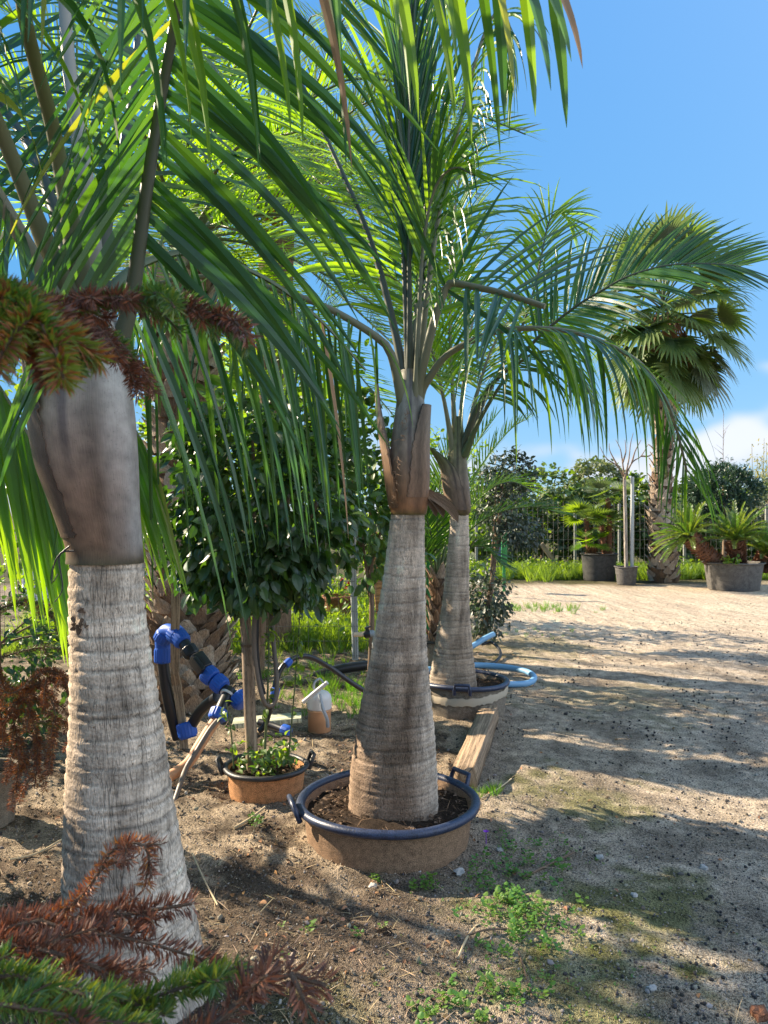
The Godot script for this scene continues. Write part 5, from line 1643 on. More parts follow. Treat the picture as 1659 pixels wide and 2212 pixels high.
func pipework() -> void:
	var t := thing("pipe_manifold", "black irrigation pipe with bright blue unions beside the rough date palm trunk", "irrigation pipe", at(400, 1590, 4.75))
	hose(t, "pipe", path_of([[352, 1425, 4.85], [358, 1480, 4.85], [370, 1540, 4.86], [385, 1595, 4.88]]), 0.036, M.pipe_black, 16)
	collar(t, at(352, 1432, 4.85), at(352, 1394, 4.85), 0.052, M.pipe_blue)
	hose(t, "elbow", path_of([[352, 1398, 4.85], [352, 1378, 4.84], [360, 1364, 4.82], [378, 1368, 4.78], [392, 1380, 4.74]]), 0.048, M.pipe_blue, 18)
	collar(t, at(349, 1384, 4.84), at(358, 1366, 4.82), 0.055, M.pipe_blue)
	collar(t, at(374, 1366, 4.79), at(388, 1377, 4.75), 0.057, M.pipe_blue)
	collar(t, at(384, 1372, 4.76), at(398, 1390, 4.72), 0.052, M.pipe_blue)
	hose(t, "pipe", path_of([[393, 1383, 4.73], [407, 1402, 4.70], [425, 1427, 4.66], [445, 1454, 4.62], [470, 1480, 4.58], [500, 1500, 4.54], [522, 1517, 4.50]]), 0.036, M.pipe_black, 16)
	collar(t, at(404, 1398, 4.70), at(418, 1418, 4.68), 0.047, M.pipe_black, 10)
	var v := MB.new()
	var dir := (at(445, 1454, 4.62) - at(425, 1427, 4.66)).normalized()
	v.box(Transform3D(Basis.looking_at(dir, Vector3(0.5, 0.6, 0.6)), at(433, 1432, 4.63)), Vector3(0.085, 0.085, 0.115))
	v.box(Transform3D(Basis.looking_at(dir, Vector3(0.5, 0.6, 0.6)), at(428, 1437, 4.57)), Vector3(0.03, 0.05, 0.10))
	build(t, "valve", v, M.pipe_black)
	collar(t, at(445, 1452, 4.62), at(463, 1467, 4.59), 0.055, M.pipe_blue)
	collar(t, at(465, 1469, 4.59), at(484, 1486, 4.56), 0.053, M.pipe_blue)
	collar(t, at(510, 1503, 4.52), at(527, 1521, 4.49), 0.055, M.pipe_blue)
	hose(t, "tee_branch", path_of([[497, 1492, 4.55], [490, 1506, 4.50], [482, 1522, 4.45], [474, 1540, 4.40]]), 0.036, M.pipe_black, 16)
	var b := MB.new()
	b.tube(PackedVector3Array([at(493, 1500, 4.52), at(490, 1504, 4.51)]), PackedFloat32Array([0.047, 0.047]), 20)
	build(t, "seal", b, M.pvc)
	collar(t, at(476, 1533, 4.42), at(467, 1556, 4.38), 0.052, M.pipe_blue)
	hose(t, "pipe", path_of([[466, 1556, 4.38], [450, 1580, 4.34], [430, 1612, 4.28], [405, 1650, 4.2], [365, 1678, 4.12]]), 0.030, M.pipe_tan, 16)
	hose(t, "pipe", path_of([[470, 1505, 4.62], [450, 1520, 4.7], [430, 1540, 4.78], [412, 1570, 4.85]]), 0.034, M.pipe_black, 14)
	collar(t, at(400, 1560, 4.84), at(408, 1595, 4.82), 0.058, M.pipe_blue)
	hose(t, "drip_hose", path_of([[470, 1556, 4.33], [452, 1578, 4.28], [425, 1622, 4.2], [402, 1660, 4.12], [388, 1700, 4.0], [376, 1736, 3.92]]), 0.014, M.hose_brown, 10)
	# hoses hung in the round tree
	var o := hose(self, "hose", path_of([[556, 1270, 4.0], [550, 1330, 3.98], [549, 1400, 3.98], [556, 1460, 3.98], [566, 1505, 3.98], [578, 1526, 3.99], [592, 1520, 4.0], [598, 1490, 4.02], [596, 1440, 4.05], [590, 1380, 4.08], [585, 1290, 4.1]]), 0.0125, M.hose_brown, 10, 50)
	tag(o, "brown-black hose looped down from the round tree's crown beside its trunk", "hose", "garden hoses")
	o = hose(self, "hose", path_of([[562, 1270, 4.05], [556, 1330, 4.04], [554, 1400, 4.03], [560, 1460, 4.03], [570, 1500, 4.03]]), 0.013, M.pipe_black, 10, 30)
	tag(o, "black hose hanging straight down close behind the round tree's trunk", "hose", "garden hoses")
	t = thing("hose", "black hose with small blue fittings arching right from the round tree's foot", "hose", at(590, 1570, 4.4), "garden hoses")
	hose(t, "tube", path_of([[560, 1580, 4.4], [575, 1560, 4.4], [590, 1500, 4.4], [604, 1450, 4.45], [628, 1425, 4.5], [665, 1418, 4.6], [710, 1440, 4.7], [760, 1475, 4.75], [800, 1500, 4.8]]), 0.016, M.pipe_black, 10, 50)
	collar(t, at(596, 1485, 4.4), at(592, 1508, 4.4), 0.024, M.pipe_blue, 8)
	collar(t, at(616, 1437, 4.47), at(628, 1426, 4.5), 0.022, M.pipe_blue, 8)
	t = thing("hose", "blue-capped pipe end lying by the small tub's right side", "hose", at(605, 1570, 4.6), "garden hoses")
	hose(t, "tube", path_of([[560, 1560, 4.7], [590, 1568, 4.65], [612, 1576, 4.6]]), 0.022, M.pipe_black, 12)
	collar(t, at(610, 1574, 4.6), at(626, 1580, 4.57), 0.030, M.pipe_blue, 10)
	o = hose(self, "supply_pipe", path_of([[655, 1474, 6.9], [690, 1458, 6.95], [750, 1443, 7.0], [830, 1434, 7.1], [900, 1430, 7.2]]), 0.045, M.pipe_black, 16)
	tag(o, "thick black pipe lying on the ground left of the middle palm's trunk", "pipe")
	o = hose(self, "hose", path_of([[900, 1452, 7.0], [960, 1440, 7.1], [1030, 1437, 7.2], [1090, 1441, 7.15], [1135, 1450, 7.0], [1154, 1463, 6.8], [1140, 1476, 6.62], [1095, 1478, 6.55], [1050, 1474, 6.5]]), 0.027, M.hose_grey, 14, 60)
	tag(o, "blue-grey ribbed hose looping out past the slender palm's tub", "hose", "garden hoses")
	o = hose(self, "hose", path_of([[985, 1412, 8.0], [1020, 1396, 8.1], [1046, 1380, 8.2], [1066, 1370, 8.3]]), 0.030, M.hose_grey, 14)
	tag(o, "short grey-blue hose end pointing up behind the slender palm's trunk", "hose", "garden hoses")
	o = hose(self, "hose", path_of([[1040, 1392, 8.2], [1062, 1388, 8.2], [1078, 1402, 8.0], [1080, 1418, 7.8], [1066, 1432, 7.6], [1046, 1438, 7.5]]), 0.016, M.pipe_black, 12, 40)
	tag(o, "thin black hose bow on the ground right of the slender palm", "hose", "garden hoses")
	o = hose(self, "hose", path_of([[938, 1372, 7.1], [950, 1362, 7.0], [962, 1376, 6.95], [955, 1400, 6.95]]), 0.014, M.pipe_black, 10)
	tag(o, "black hose curled over the rim of the grey pot behind", "hose", "garden hoses")
	# stakes and boards
	t = thing("stake", "kinked flat wooden stake standing in front of the blue pipe elbow", "stake", at(398, 1613, 4.9))
	b = MB.new()
	var p := PackedVector3Array([at(398, 1616, 4.86), at(391, 1545, 4.86), at(383, 1480, 4.84), at(378, 1455, 4.8), at(378, 1400, 4.76), at(379, 1320, 4.72), at(380, 1243, 4.7)])
	var first := 0
	for k in p.size():
		for q in [[-1, 1], [1, 1], [1, -1], [-1, -1], [-1, 1]]:
			b.pt(p[k] + Vector3(q[0] * 0.025, 0, q[1] * 0.011), Vector2(q[0] * 0.03 + q[1] * 0.01, p[k].y))
	for k in p.size() - 1:
		for j in 4:
			var x := k * 5 + j
			b.quad(x, x + 5, x + 6, x + 1)
	var e := (p.size() - 1) * 5
	b.quad(e, e + 3, e + 2, e + 1)
	build(t, "lath", b, M.stake, "", false)
	b = MB.new()
	b.box(Transform3D(Basis.from_euler(Vector3(0.05, 0.10, 0.06)), at(578, 1556, 5.2)), Vector3(0.46, 0.035, 0.14))
	o = build(self, "board", b, M.board)
	tag(o, "pale greenish board lying on the ground behind the small tub", "board")
	# timber beam: split into lengthwise grain by its texture, ends sawn
	b = MB.new()
	var a0 := at(1003, 1660, 4.12)
	var a1 := at(1057, 1558, 5.42)
	a0.y = 0.075
	a1.y = 0.075
	var l := a0.distance_to(a1)
	var dir2 := (a1 - a0).normalized()
	var fr := Basis(Vector3.UP.cross(-dir2).normalized(), Vector3.UP, -dir2)
	fr = fr * Basis(Vector3(0, 0, 1), 0.10)
	var n := 24
	for k in n + 1:
		for j in 13:
			var t2 := TAU * j / 12.0 + PI / 4
			var r := 0.062 / maxf(absf(cos(t2)), absf(sin(t2)))
			r = minf(r, 0.082) + 0.006 * noise.get_noise_3d(k * 9.0, j % 12 * 40.0, 3.0)
			b.pt(a0 + dir2 * l * k / n + fr.x * cos(t2) * r + fr.y * sin(t2) * r, Vector2(j * 0.05, l * k / n))
	for k in n:
		for j in 12:
			var x := k * 13 + j
			b.quad(x, x + 13, x + 14, x + 1)
	for q in [0, n * 13]:
		var mid := b.pt((b.v[q] + b.v[q + 6]) * 0.5)
		for j in 12:
			b.tri(mid, q + j, q + j + 1)
	o = build(self, "timber_beam", b, M.timber)
	tag(o, "squared weathered timber beam lying between the two palm tubs", "beam")
	# the old filter housing with its white lid
	var c := at(690, 1572, 5.28)
	c.y = 0.0
	t = thing("filter_housing", "tan filter canister with a white domed lid and clamp handle", "water filter", c)
	b = MB.new()
	b.lathe(c, [[0.0, 0.0], [0.078, 0.0], [0.078, 0.135], [0.086, 0.14], [0.086, 0.152], [0.0, 0.154]], 32)
	build(t, "canister", b, M.pipe_tan)
	b = MB.new()
	b.lathe(c, [[0.080, 0.153], [0.084, 0.16], [0.084, 0.22], [0.078, 0.245], [0.06, 0.265], [0.03, 0.276], [0.0, 0.278]], 32)
	build(t, "lid", b, M.pvc)
	b = MB.new()
	b.tube(smooth_path([at(655, 1517, 5.16), at(680, 1496, 5.14), at(707, 1474, 5.12)], 8), taper(9, 0.014, 0.014), 10)
	build(t, "handle", b, M.pvc)
	b = MB.new()
	b.tube(smooth_path([at(690, 1500, 5.17), at(697, 1530, 5.13), at(706, 1552, 5.13), at(708, 1570, 5.15)], 10), taper(11, 0.012, 0.012), 8)
	b.tube(smooth_path([at(682, 1500, 5.2), at(678, 1478, 5.2), at(690, 1466, 5.22), at(700, 1478, 5.24)], 10), taper(11, 0.008, 0.008), 8)
	build(t, "clamp", b, M.pvc_grey)
	# standpipe with tap
	c = at(808, 1505, 6.0)
	t = thing("standpipe", "white standpipe with a black tap left of the middle palm's trunk", "tap", Vector3(c.x, 0, c.z))
	hose(t, "pipe", [Vector3(c.x - 0.02, -0.02, c.z), at(807, 1440, 6.0), at(811, 1384, 6.0)], 0.022, M.pvc, 14)
	hose(t, "elbow", path_of([[811, 1392, 6.0], [812, 1376, 6.0], [806, 1369, 6.0], [798, 1369, 6.0]]), 0.027, M.pvc_grey, 14)
	collar(t, at(800, 1369, 6.0), at(786, 1371, 6.0), 0.029, M.pipe_black, 8)
	b = MB.new()
	b.box(Transform3D(Basis.IDENTITY, at(793, 1360, 6.0)), Vector3(0.03, 0.03, 0.03))
	b.box(Transform3D(Basis.from_euler(Vector3(0, 0.4, 0.2)), at(794, 1355, 6.0)), Vector3(0.05, 0.012, 0.02))
	build(t, "tap_lever", b, M.pipe_black)
	b = MB.new()
	b.tube(PackedVector3Array([at(786, 1370, 6.0), at(764, 1371, 6.0)]), taper(2, 0.019, 0.019), 14)
	build(t, "nipple", b, M.beige)


# ---------------------------------------------------------------- fences

func wire_panel(parent: Node3D, a: Vector3, b_: Vector3, top: float, dx: float, dy: float, r: float) -> void:
	var b := MB.new()
	var l := Vector2(b_.x - a.x, b_.z - a.z).length()
	var n := int(l / dx)
	for k in n + 1:
		var q := a.lerp(b_, float(k) / n)
		b.tube(PackedVector3Array([Vector3(q.x, 0.02, q.z), Vector3(q.x + 0.01 * sin(k * 3.0), top * 0.5, q.z), Vector3(q.x, top, q.z)]), taper(3, r, r), 4, 1, 1, false)
	var y := 0.05
	while y <= top:
		b.tube(PackedVector3Array([Vector3(a.x, y, a.z + r * 2), Vector3((a.x + b_.x) / 2, y - 0.012, (a.z + b_.z) / 2 + r * 2), Vector3(b_.x, y, b_.z + r * 2)]), taper(3, r, r), 4, 1, 1, false)
		y += dy
	build(parent, "wire_mesh", b, M.wire, "stuff")


func fences() -> void:
	var z := -7.8
	var t := thing("wire_fence", "sagging wire mesh fence on a grey metal post, left background", "fence", Vector3(-2.0, 0, z))
	for x in [-4.6, -2.45, -0.305]:
		var b := MB.new()
		b.box(Transform3D(Basis.from_euler(Vector3(0, 0.2, 0.025)), Vector3(x, 0.6, z)), Vector3(0.062, 1.36, 0.05))
		build(t, "post", b, M.galvanised)
	wire_panel(t, Vector3(-4.6, 0, z + 0.04), Vector3(-0.3, 0, z + 0.04), 1.25, 0.15, 0.15, 0.0022)
	wire_panel(t, Vector3(-0.28, 0, z + 0.04), Vector3(0.62, 0, z - 0.1), 1.25, 0.1, 0.15, 0.0022)
	var b := MB.new()
	var a0 := at(822, 1325, 8.6)
	var a1 := at(806, 1150, 8.7)
	b.box(Transform3D(Basis.looking_at((a1 - a0).normalized(), Vector3(0, 0, 1)), (a0 + a1) / 2), Vector3(0.10, 0.06, a0.distance_to(a1)))
	tag(build(self, "wooden_post", b, M.post_wood), "leaning orange-brown wooden post behind the wire fence", "post")
	b = MB.new()
	b.box(Transform3D(Basis.IDENTITY, at(926, 1265, 7.75)), Vector3(0.045, 1.5, 0.045))
	tag(build(self, "green_post", b, M.green_paint), "slim green metal post between the middle and the slender palm", "post", "green metal posts")
	b = MB.new()
	b.box(Transform3D(Basis.IDENTITY, at(1089, 1185, 13.5)), Vector3(0.10, 0.55, 0.06))
	b.box(Transform3D(Basis.IDENTITY, at(1089, 1235, 13.52)), Vector3(0.05, 0.7, 0.04))
	tag(build(self, "green_post", b, M.green_paint), "short bright green post half hidden behind the grey-leaved shrub", "post", "green metal posts")
	b = MB.new()
	b.box(Transform3D(Basis.from_euler(Vector3(0, 0.3, 0)), at(1073, 1180, 14.5)), Vector3(0.16, 0.42, 0.16))
	tag(build(self, "water_drum", b, M.navy_cloth), "dark blue drum behind the grey-leaved shrub", "drum")
	# brick-coloured planter with red geraniums
	var c := at(733, 1335, 9.6)
	c.y = 0
	t = thing("terracotta_planter", "terracotta planter with red flowers behind the wire fence", "planter", c)
	b = MB.new()
	b.lathe(c, [[0.0, 0.0], [0.15, 0.0], [0.2, 0.4], [0.22, 0.41], [0.22, 0.46], [0.19, 0.46], [0.18, 0.40], [0.0, 0.40]], 32)
	build(t, "pot", b, M.brick)
	var sp := []
	for k in 70:
		sp.append(facing(c + Vector3(rr(-0.22, 0.22), rr(0.42, 0.72), rr(-0.2, 0.2)), (rdir() + Vector3.UP * 0.4).normalized(), rr(0.6, 1.1)))
	foliage(t, sp, leaf_mesh(0.08, 0.07, 0.6), ["bush_b", "bush_a"])
	for k in 6:
		b = MB.new()
		var q := c + Vector3(rr(0.0, 0.2), rr(0.55, 0.75), rr(0.05, 0.2))
		for j in 9:
			b.blade(q, rdir() + Vector3.UP * 0.4, Vector3(0.2, 1, 0.1), 0.035, 0.03, 2.0, 2, 0.2, 0.4)
		build(t, "flower", b, M.flower_red)
	# low pale wall seen through the gap at left, and the far house wall
	b = MB.new()
	b.box(Transform3D(Basis.IDENTITY, Vector3(-4.2, 0.55, -12.6)), Vector3(3.4, 1.1, 0.15))
	tag(build(self, "low_wall", b, M.wall_white), "low whitewashed wall glimpsed beside the big near trunk", "wall")
	# far fence along the other side of the yard
	z = -18.3
	t = thing("mesh_fence", "tall grey mesh fence with metal posts along the far side of the yard", "fence", Vector3(7, 0, z))
	for x in [2.2, 4.55, 5.6, 7.15, 9.1, 11.5]:
		b = MB.new()
		b.box(Transform3D(Basis.IDENTITY, Vector3(x, 0.82, z)), Vector3(0.06, 1.75, 0.06))
		build(t, "post", b, M.far_post)
	wire_panel(t, Vector3(2.2, 0, z + 0.06), Vector3(11.5, 0, z + 0.06), 1.75, 0.12, 0.2, 0.004)
	b = MB.new()
	b.box(Transform3D(Basis.from_euler(Vector3(0.1, 0, 0.62)), Vector3(3.95, 0.38, z + 0.3)), Vector3(0.10, 0.95, 0.05))
	tag(build(self, "leaning_board", b, M.stake), "grey plank leaning in the weeds at the far fence", "plank")
	c = at(1190, 1240, 17.9)
	t = thing("bucket", "small white bucket standing in the weeds at the far side", "bucket", c)
	b = MB.new()
	b.lathe(c, [[0.0, -0.1], [0.10, -0.1], [0.13, 0.12], [0.14, 0.13], [0.12, 0.13], [0.09, -0.06], [0.0, -0.06]], 24)
	build(t, "pail", b, M.white_paint)


# ---------------------------------------------------------------- planting

func shrub(called: String, label: String, category: String, foot: Vector3, cen: Vector3, rad: Vector3, n: int, per: int, cr: float, lm: Mesh, mats: Array, o := {}) -> Node3D:
	var t := thing(called, label, category, foot, o.get("group", ""))
	limb(t, "trunk", [foot, foot.lerp(cen, 0.4) + Vector3(0.02, 0, 0.02), cen + Vector3(0, rad.y * 0.3, 0)], o.get("r", 0.05), o.get("r", 0.05) * 0.3, M.twig_bark)
	for k in o.get("limbs", 5):
		var u := rdir()
		u.y = absf(u.y) * 0.6 + 0.1
		var s := foot.lerp(cen, rr(0.45, 0.9))
		limb(t, "limb", [s, s.lerp(cen + u * rad * 0.7, 0.5) + Vector3(0, 0.05, 0), cen + u * rad * 0.8], o.get("r", 0.05) * 0.45, o.get("r", 0.05) * 0.1, M.twig_bark, 6)
	foliage(t, crown_spots(cen, rad, n, per, cr, o.get("shell", 0.55), o.get("droop", 0.2)), lm, mats)
	return t


func planting() -> void:
	var broad := leaf_mesh(0.085, 0.05, 0.6)
	var small := leaf_mesh(0.055, 0.032, 0.5, 0.25, 3)
	var narrow := leaf_mesh(0.10, 0.028, 0.6, 0.2, 3)
	var big := leaf_mesh(0.16, 0.11, 0.5, 0.2, 3)
	# backlit citrus behind the round tree and greenery along the left fence
	shrub("citrus_tree", "sunlit lime-green leafy tree behind the dark round tree", "tree", Vector3(-1.15, 0, -7.0), Vector3(-1.1, 2.35, -7.0), Vector3(1.0, 0.85, 0.9), 150, 16, 0.2, broad, ["bush_b", "bush_a", "lime_b"], {"r": 0.06, "shell": 0.3})
	shrub("leafy_shrub", "dark leafy shrub right of the round tree, beside the middle palm's trunk", "shrub", Vector3(-0.12, 0, -6.3), Vector3(-0.12, 1.65, -6.3), Vector3(0.42, 0.75, 0.4), 90, 14, 0.16, broad, ["ficus_c", "bush_a", "ficus_b"], {"r": 0.03, "shell": 0.3})
	shrub("leafy_shrub", "tall green shrub by the wire fence behind the date palm's trunk", "shrub", Vector3(-3.3, 0, -8.6), Vector3(-3.3, 1.9, -8.6), Vector3(1.3, 1.5, 0.8), 170, 16, 0.25, broad, ["bush_a", "bush_b", "ficus_c"], {"r": 0.05, "shell": 0.3})
	shrub("leafy_shrub", "dark shrub filling the left edge below the lime frond", "shrub", Vector3(-2.75, 0, -5.0), Vector3(-2.65, 0.62, -5.0), Vector3(0.75, 0.62, 0.5), 130, 16, 0.16, small, ["ficus_a", "ficus_b", "bush_c"], {"r": 0.03, "shell": 0.4})
	shrub("hedge_bush", "bushy green hedge plant far behind the wooden post", "hedge", Vector3(0.35, 0, -10.6), Vector3(0.3, 1.3, -10.6), Vector3(1.4, 1.35, 0.7), 150, 16, 0.25, broad, ["bush_a", "ficus_c", "bush_b"], {"r": 0.05, "shell": 0.3})
	shrub("hedge_bush", "pale green hedge plant far behind the round tree", "hedge", Vector3(-2.2, 0, -12.0), Vector3(-2.2, 1.1, -12.0), Vector3(1.7, 1.05, 0.8), 170, 16, 0.28, broad, ["bush_b", "far_pale", "bush_a"], {"r": 0.05, "shell": 0.3})
	# grey-leaved shrub right of the slender palm
	var sh := shrub("grey_leaved_shrub", "dull blue-grey shrub with drooping twigs right of the slender palm", "shrub", at(1040, 1385, 8.9), at(1085, 1075, 8.9), Vector3(0.33, 0.58, 0.33), 90, 16, 0.15, small, ["grey_leaf_a", "grey_leaf_b"], {"r": 0.04, "shell": 0.2})
	foliage(sh, crown_spots(at(1050, 1300, 8.8), Vector3(0.24, 0.45, 0.25), 70, 16, 0.13, 0.2, 0.5), small, ["grey_leaf_a", "grey_leaf_b"])
	foliage(sh, crown_spots(at(1120, 1150, 8.9), Vector3(0.26, 0.22, 0.25), 40, 14, 0.12, 0.2, 0.3), small, ["grey_leaf_a", "grey_leaf_b"])
	foliage(sh, crown_spots(at(1110, 1020, 8.9), Vector3(0.20, 0.26, 0.2), 34, 14, 0.10, 0.2, 0.0), small, ["grey_leaf_a", "grey_leaf_b"])
	shrub("added_shade_tree", "unseen loose leafy tree added outside the left edge to shade the bed", "tree", Vector3(-4.5, 0, -4.9), Vector3(-4.4, 4.5, -4.9), Vector3(1.05, 0.6, 0.9), 110, 16, 0.2, broad, ["bush_a", "ficus_c"], {"r": 0.05, "shell": 0.3})  # added out of view to cast shade on the foreground
	shrub("leafy_shrub", "unseen low dense shrub added just outside the left edge to shade the ground", "shrub", Vector3(-2.2, 0, -2.75), Vector3(-2.2, 0.72, -2.75), Vector3(0.55, 0.72, 0.6), 120, 16, 0.15, broad, ["ficus_a", "ficus_c"], {"r": 0.03, "shell": 0.3})  # unseen shrub put in for the shade it throws across the soil
	# greenery behind the far fence: a row of separate bushes and trees
	var row := [[3.0, 20.5, 1.0, 1.5, "bush_a"], [4.3, 21.0, 1.3, 1.7, "far_a"], [5.6, 20.6, 1.0, 1.4, "far_b"], [6.7, 21.0, 1.2, 1.6, "bush_c"], [7.9, 20.4, 1.1, 1.5, "far_a"], [9.2, 21.2, 1.3, 1.5, "bush_a"], [10.6, 21.0, 1.2, 1.4, "far_b"], [2.2, 24.0, 1.6, 1.8, "far_b"], [12.0, 22.5, 1.5, 1.6, "far_a"]]
	var words := ["leftmost green bush behind the far mesh fence", "pale bush behind the mesh fence left of the fan palm pot", "dark bush behind the pot of young fan palms", "dark bush behind the bare young tree", "pale bush behind the fan palm's trunk", "green bush behind the leaning cycad", "dark bush behind the clipped ball shrub", "tall bush glimpsed behind the grey-leaved shrub", "pale bush at the right edge behind the bamboo"]
	for k in row.size():
		var q: Array = row[k]
		shrub("hedge_bush", words[k], "hedge", Vector3(q[0], 0, -q[1]), Vector3(q[0], q[3] * 0.78, -q[1]), Vector3(q[2] * 1.1, q[3] * 0.85, 0.8), 150, 14, 0.26, big, [q[4], "far_a" if k % 2 else "far_b", "bush_a"], {"group": "bushes behind the far fence", "r": 0.05, "shell": 0.35})
	shrub("pale_tree", "pale round tree rising behind the pot of young fan palms", "tree", Vector3(8.3, 0, -30.0), at(1290, 1040, 30.0), Vector3(1.15, 0.85, 1.0), 110, 16, 0.32, big, ["far_pale", "far_a", "far_pale"], {"r": 0.12})
	for q in [[1170, 1090, 34.0, 1.9, "low far-off tree on the skyline left of the pale tree"], [1225, 1090, 38.0, 2.2, "broad far-off tree on the skyline below the cloud"], [1390, 1085, 36.0, 1.9, "far-off tree on the skyline behind the bare young tree"], [1480, 1090, 40.0, 2.4, "far-off tree on the skyline behind the fan palm"]]:
		var c := at(q[0], q[1], q[2])
		shrub("skyline_tree", q[4], "tree", Vector3(c.x, 0, c.z), c, Vector3(q[3], 0.9, 1.2), 100, 14, 0.4, big, ["far_pale", "far_a", "far_b"], {"group": "trees on the skyline", "r": 0.12})
	# bamboo at the right edge
	var t := thing("bamboo_clump", "yellowing bamboo clump at the right edge", "bamboo", Vector3(at(1650, 1106, 23.0).x, 0, -23.0))
	for k in 16:
		var f := at(1650, 1106, 23.0)
		f.y = 0
		f += Vector3(rr(-0.35, 0.5), 0, rr(-0.4, 0.4))
		var top := f + Vector3(rr(-0.35, 0.3), rr(2.4, 3.9), rr(-0.2, 0.2))
		limb(t, "cane", [f, f.lerp(top, 0.6) + Vector3(0.02, 0, 0), top], 0.02, 0.006, M.bamboo_leaf, 6)
		var sp := []
		for j in 60:
			sp.append(facing(f.lerp(top, rr(0.3, 1.0)) + rdir() * 0.16, (rdir() + Vector3.DOWN * 0.3).normalized(), rr(0.8, 1.5)))
		foliage(t, sp, narrow, ["bamboo_leaf"])
	shrub("hedge_bush", "soft grey-green bush below the bamboo at the right edge", "hedge", Vector3(at(1655, 1106, 20).x, 0, -20.0), at(1660, 1085, 20.0), Vector3(0.7, 0.75, 0.6), 90, 16, 0.2, narrow, ["far_pale", "silver_a"], {"group": "bushes behind the far fence"})
	# clipped ball shrub
	var c2 := at(1562, 1066, 17.4)
	t = shrub("ball_shrub", "clipped dark blue-green ball shrub behind the cycad tub", "shrub", Vector3(c2.x, 0, c2.z), c2, Vector3(0.82, 0.62, 0.8), 420, 24, 0.13, narrow, ["blue_leaf_a", "blue_leaf_b", "blue_leaf_a"], {"r": 0.06, "shell": 0.75, "droop": -0.5})
	for q in [[1500, 1015], [1550, 1002], [1575, 1000], [1612, 1005], [1530, 1008]]:
		var sp := []
		for k in 26:
			sp.append(facing(at(q[0] + rr(-4, 4), q[1] + rr(-12, 22), 17.3), (rdir() + Vector3.UP * 0.9).normalized(), rr(0.8, 1.2)))
		foliage(t, sp, narrow, ["blue_leaf_b"])
	# bare young tree with its stake in the small far pot
	var c3 := at(1353, 1262, 15.9)
	tub("nursery_pot", "small grey pot with the bare young tree at the far side", Vector3(c3.x, 0, c3.z), 0.235, 0.37, 0.0, M.pot_grey, M.pot_grey, {"group": "large pots on the far side", "rim": 0.012, "slope": 0.78})
	t = thing("bare_tree", "leafless young tree with a pale stake in the small far pot", "tree", Vector3(c3.x, 0.32, c3.z))
	limb(t, "trunk", [Vector3(c3.x, 0.3, c3.z), at(1351, 1130, 15.9), at(1349, 1030, 15.9)], 0.042, 0.032, M.pale_bark, 12)
	for q in [[[1349, 1035], [1335, 1008], [1310, 990], [1296, 965]], [[1349, 1035], [1345, 1000], [1340, 970], [1330, 950]], [[1349, 1035], [1365, 1000], [1385, 985], [1400, 960]], [[1349, 1035], [1358, 995], [1362, 960], [1368, 935]], [[1335, 1008], [1318, 975], [1316, 958]], [[1365, 1000], [1372, 975], [1385, 950]], [[1385, 985], [1402, 985], [1412, 975]], [[1345, 1000], [1352, 975], [1350, 950]]]:
		limb(t, "bare_branch", path_of(q.map(func(a): return [a[0], a[1], 15.9 + rr(-0.1, 0.1)])), 0.020, 0.005, M.twig_bark, 6)
	var b := MB.new()
	b.tube(PackedVector3Array([Vector3(c3.x + 0.11, 0.25, c3.z + 0.02), at(1366, 1030, 15.92)]), taper(2, 0.035, 0.035), 12)
	build(t, "support_stake", b, M.galvanised)
	b = MB.new()
	b.box(Transform3D(Basis.IDENTITY, at(1395, 1268, 15.6)), Vector3(0.30, 0.02, 0.12))
	tag(build(self, "slab", b, M.tub_grey), "flat grey slab on the ground right of the small far pot", "slab")
	# pot of young fan palms
	var c4 := at(1294, 1250, 16.9)
	tub("nursery_pot", "big black pot holding three young fan palms", Vector3(c4.x, 0, c4.z), 0.39, 0.58, 0.0, M.pot_dark, M.pot_dark, {"group": "large pots on the far side", "rim": 0.018, "slope": 0.86})
	var kinds := [[[1272, 1200], [1270, 1160], [1266, 1120], 0.45, ["fan_b", "bush_b"], "tallest left fan palm with yellow-green leaves in the black pot"], [[1308, 1200], [1303, 1165], [1300, 1135], 0.42, ["fan_a", "fan_b"], "dark shaggy fan palm at the right in the black pot"], [[1283, 1200], [1280, 1185], [1278, 1175], 0.32, ["lime_a", "bush_b"], "low bright green fan palm at the front of the black pot"], [[1316, 1190], [1316, 1110], [1312, 1075], 0.42, ["fan_a", "silver_a"], "fan palm with a pale crown rising behind the black pot"]]
	for q in kinds:
		var f := at(q[0][0], q[0][1], 16.9)
		f.y = 0.5
		t = thing("young_fan_palm", q[5], "fan palm", f, "young fan palms in the black pot")
		b = MB.new()
		var p := smooth_path([f, at(q[1][0], q[1][1], 16.85), at(q[2][0], q[2][1], 16.85)], 12)
		b.tube(p, taper(13, 0.065, 0.05), 14, 2.0, 2.0)
		for k in 260:
			var x := rng.randf() * 0.95 * 12
			var o := rdir()
			o.y = 0.5
			b.blade(p[int(x)] + o * 0.07 * Vector3(1, 0, 1), o, Vector3(0.1, 0.2, 1), rr(0.04, 0.09), 0.015, 3.0, 2, 0.0)
		build(t, "trunk", b, M.cycad_trunk)
		var top := p[12]
		for k in 16:
			var u := Vector3(cos(k * 2.4), rr(-0.15, 1.3), sin(k * 2.4)).normalized()
			fan_leaf(t, top, u, q[3] * 0.7, q[3] * 1.0, M[q[4][k % 2]], {"n": 16, "sr": 0.008, "wid": 0.15, "spread": 1.5, "droop": 0.6})
	# cycads in the big grey tub
	var c5 := at(1584, 1270, 14.9)
	tub("nursery_tub", "wide grey tub holding the cycads at the right edge", Vector3(c5.x, 0, c5.z), 0.55, 0.52, 0.0, M.pot_grey, M.pot_grey, {"category": "plant tub", "group": "large pots on the far side", "rim": 0.018, "slope": 0.84})
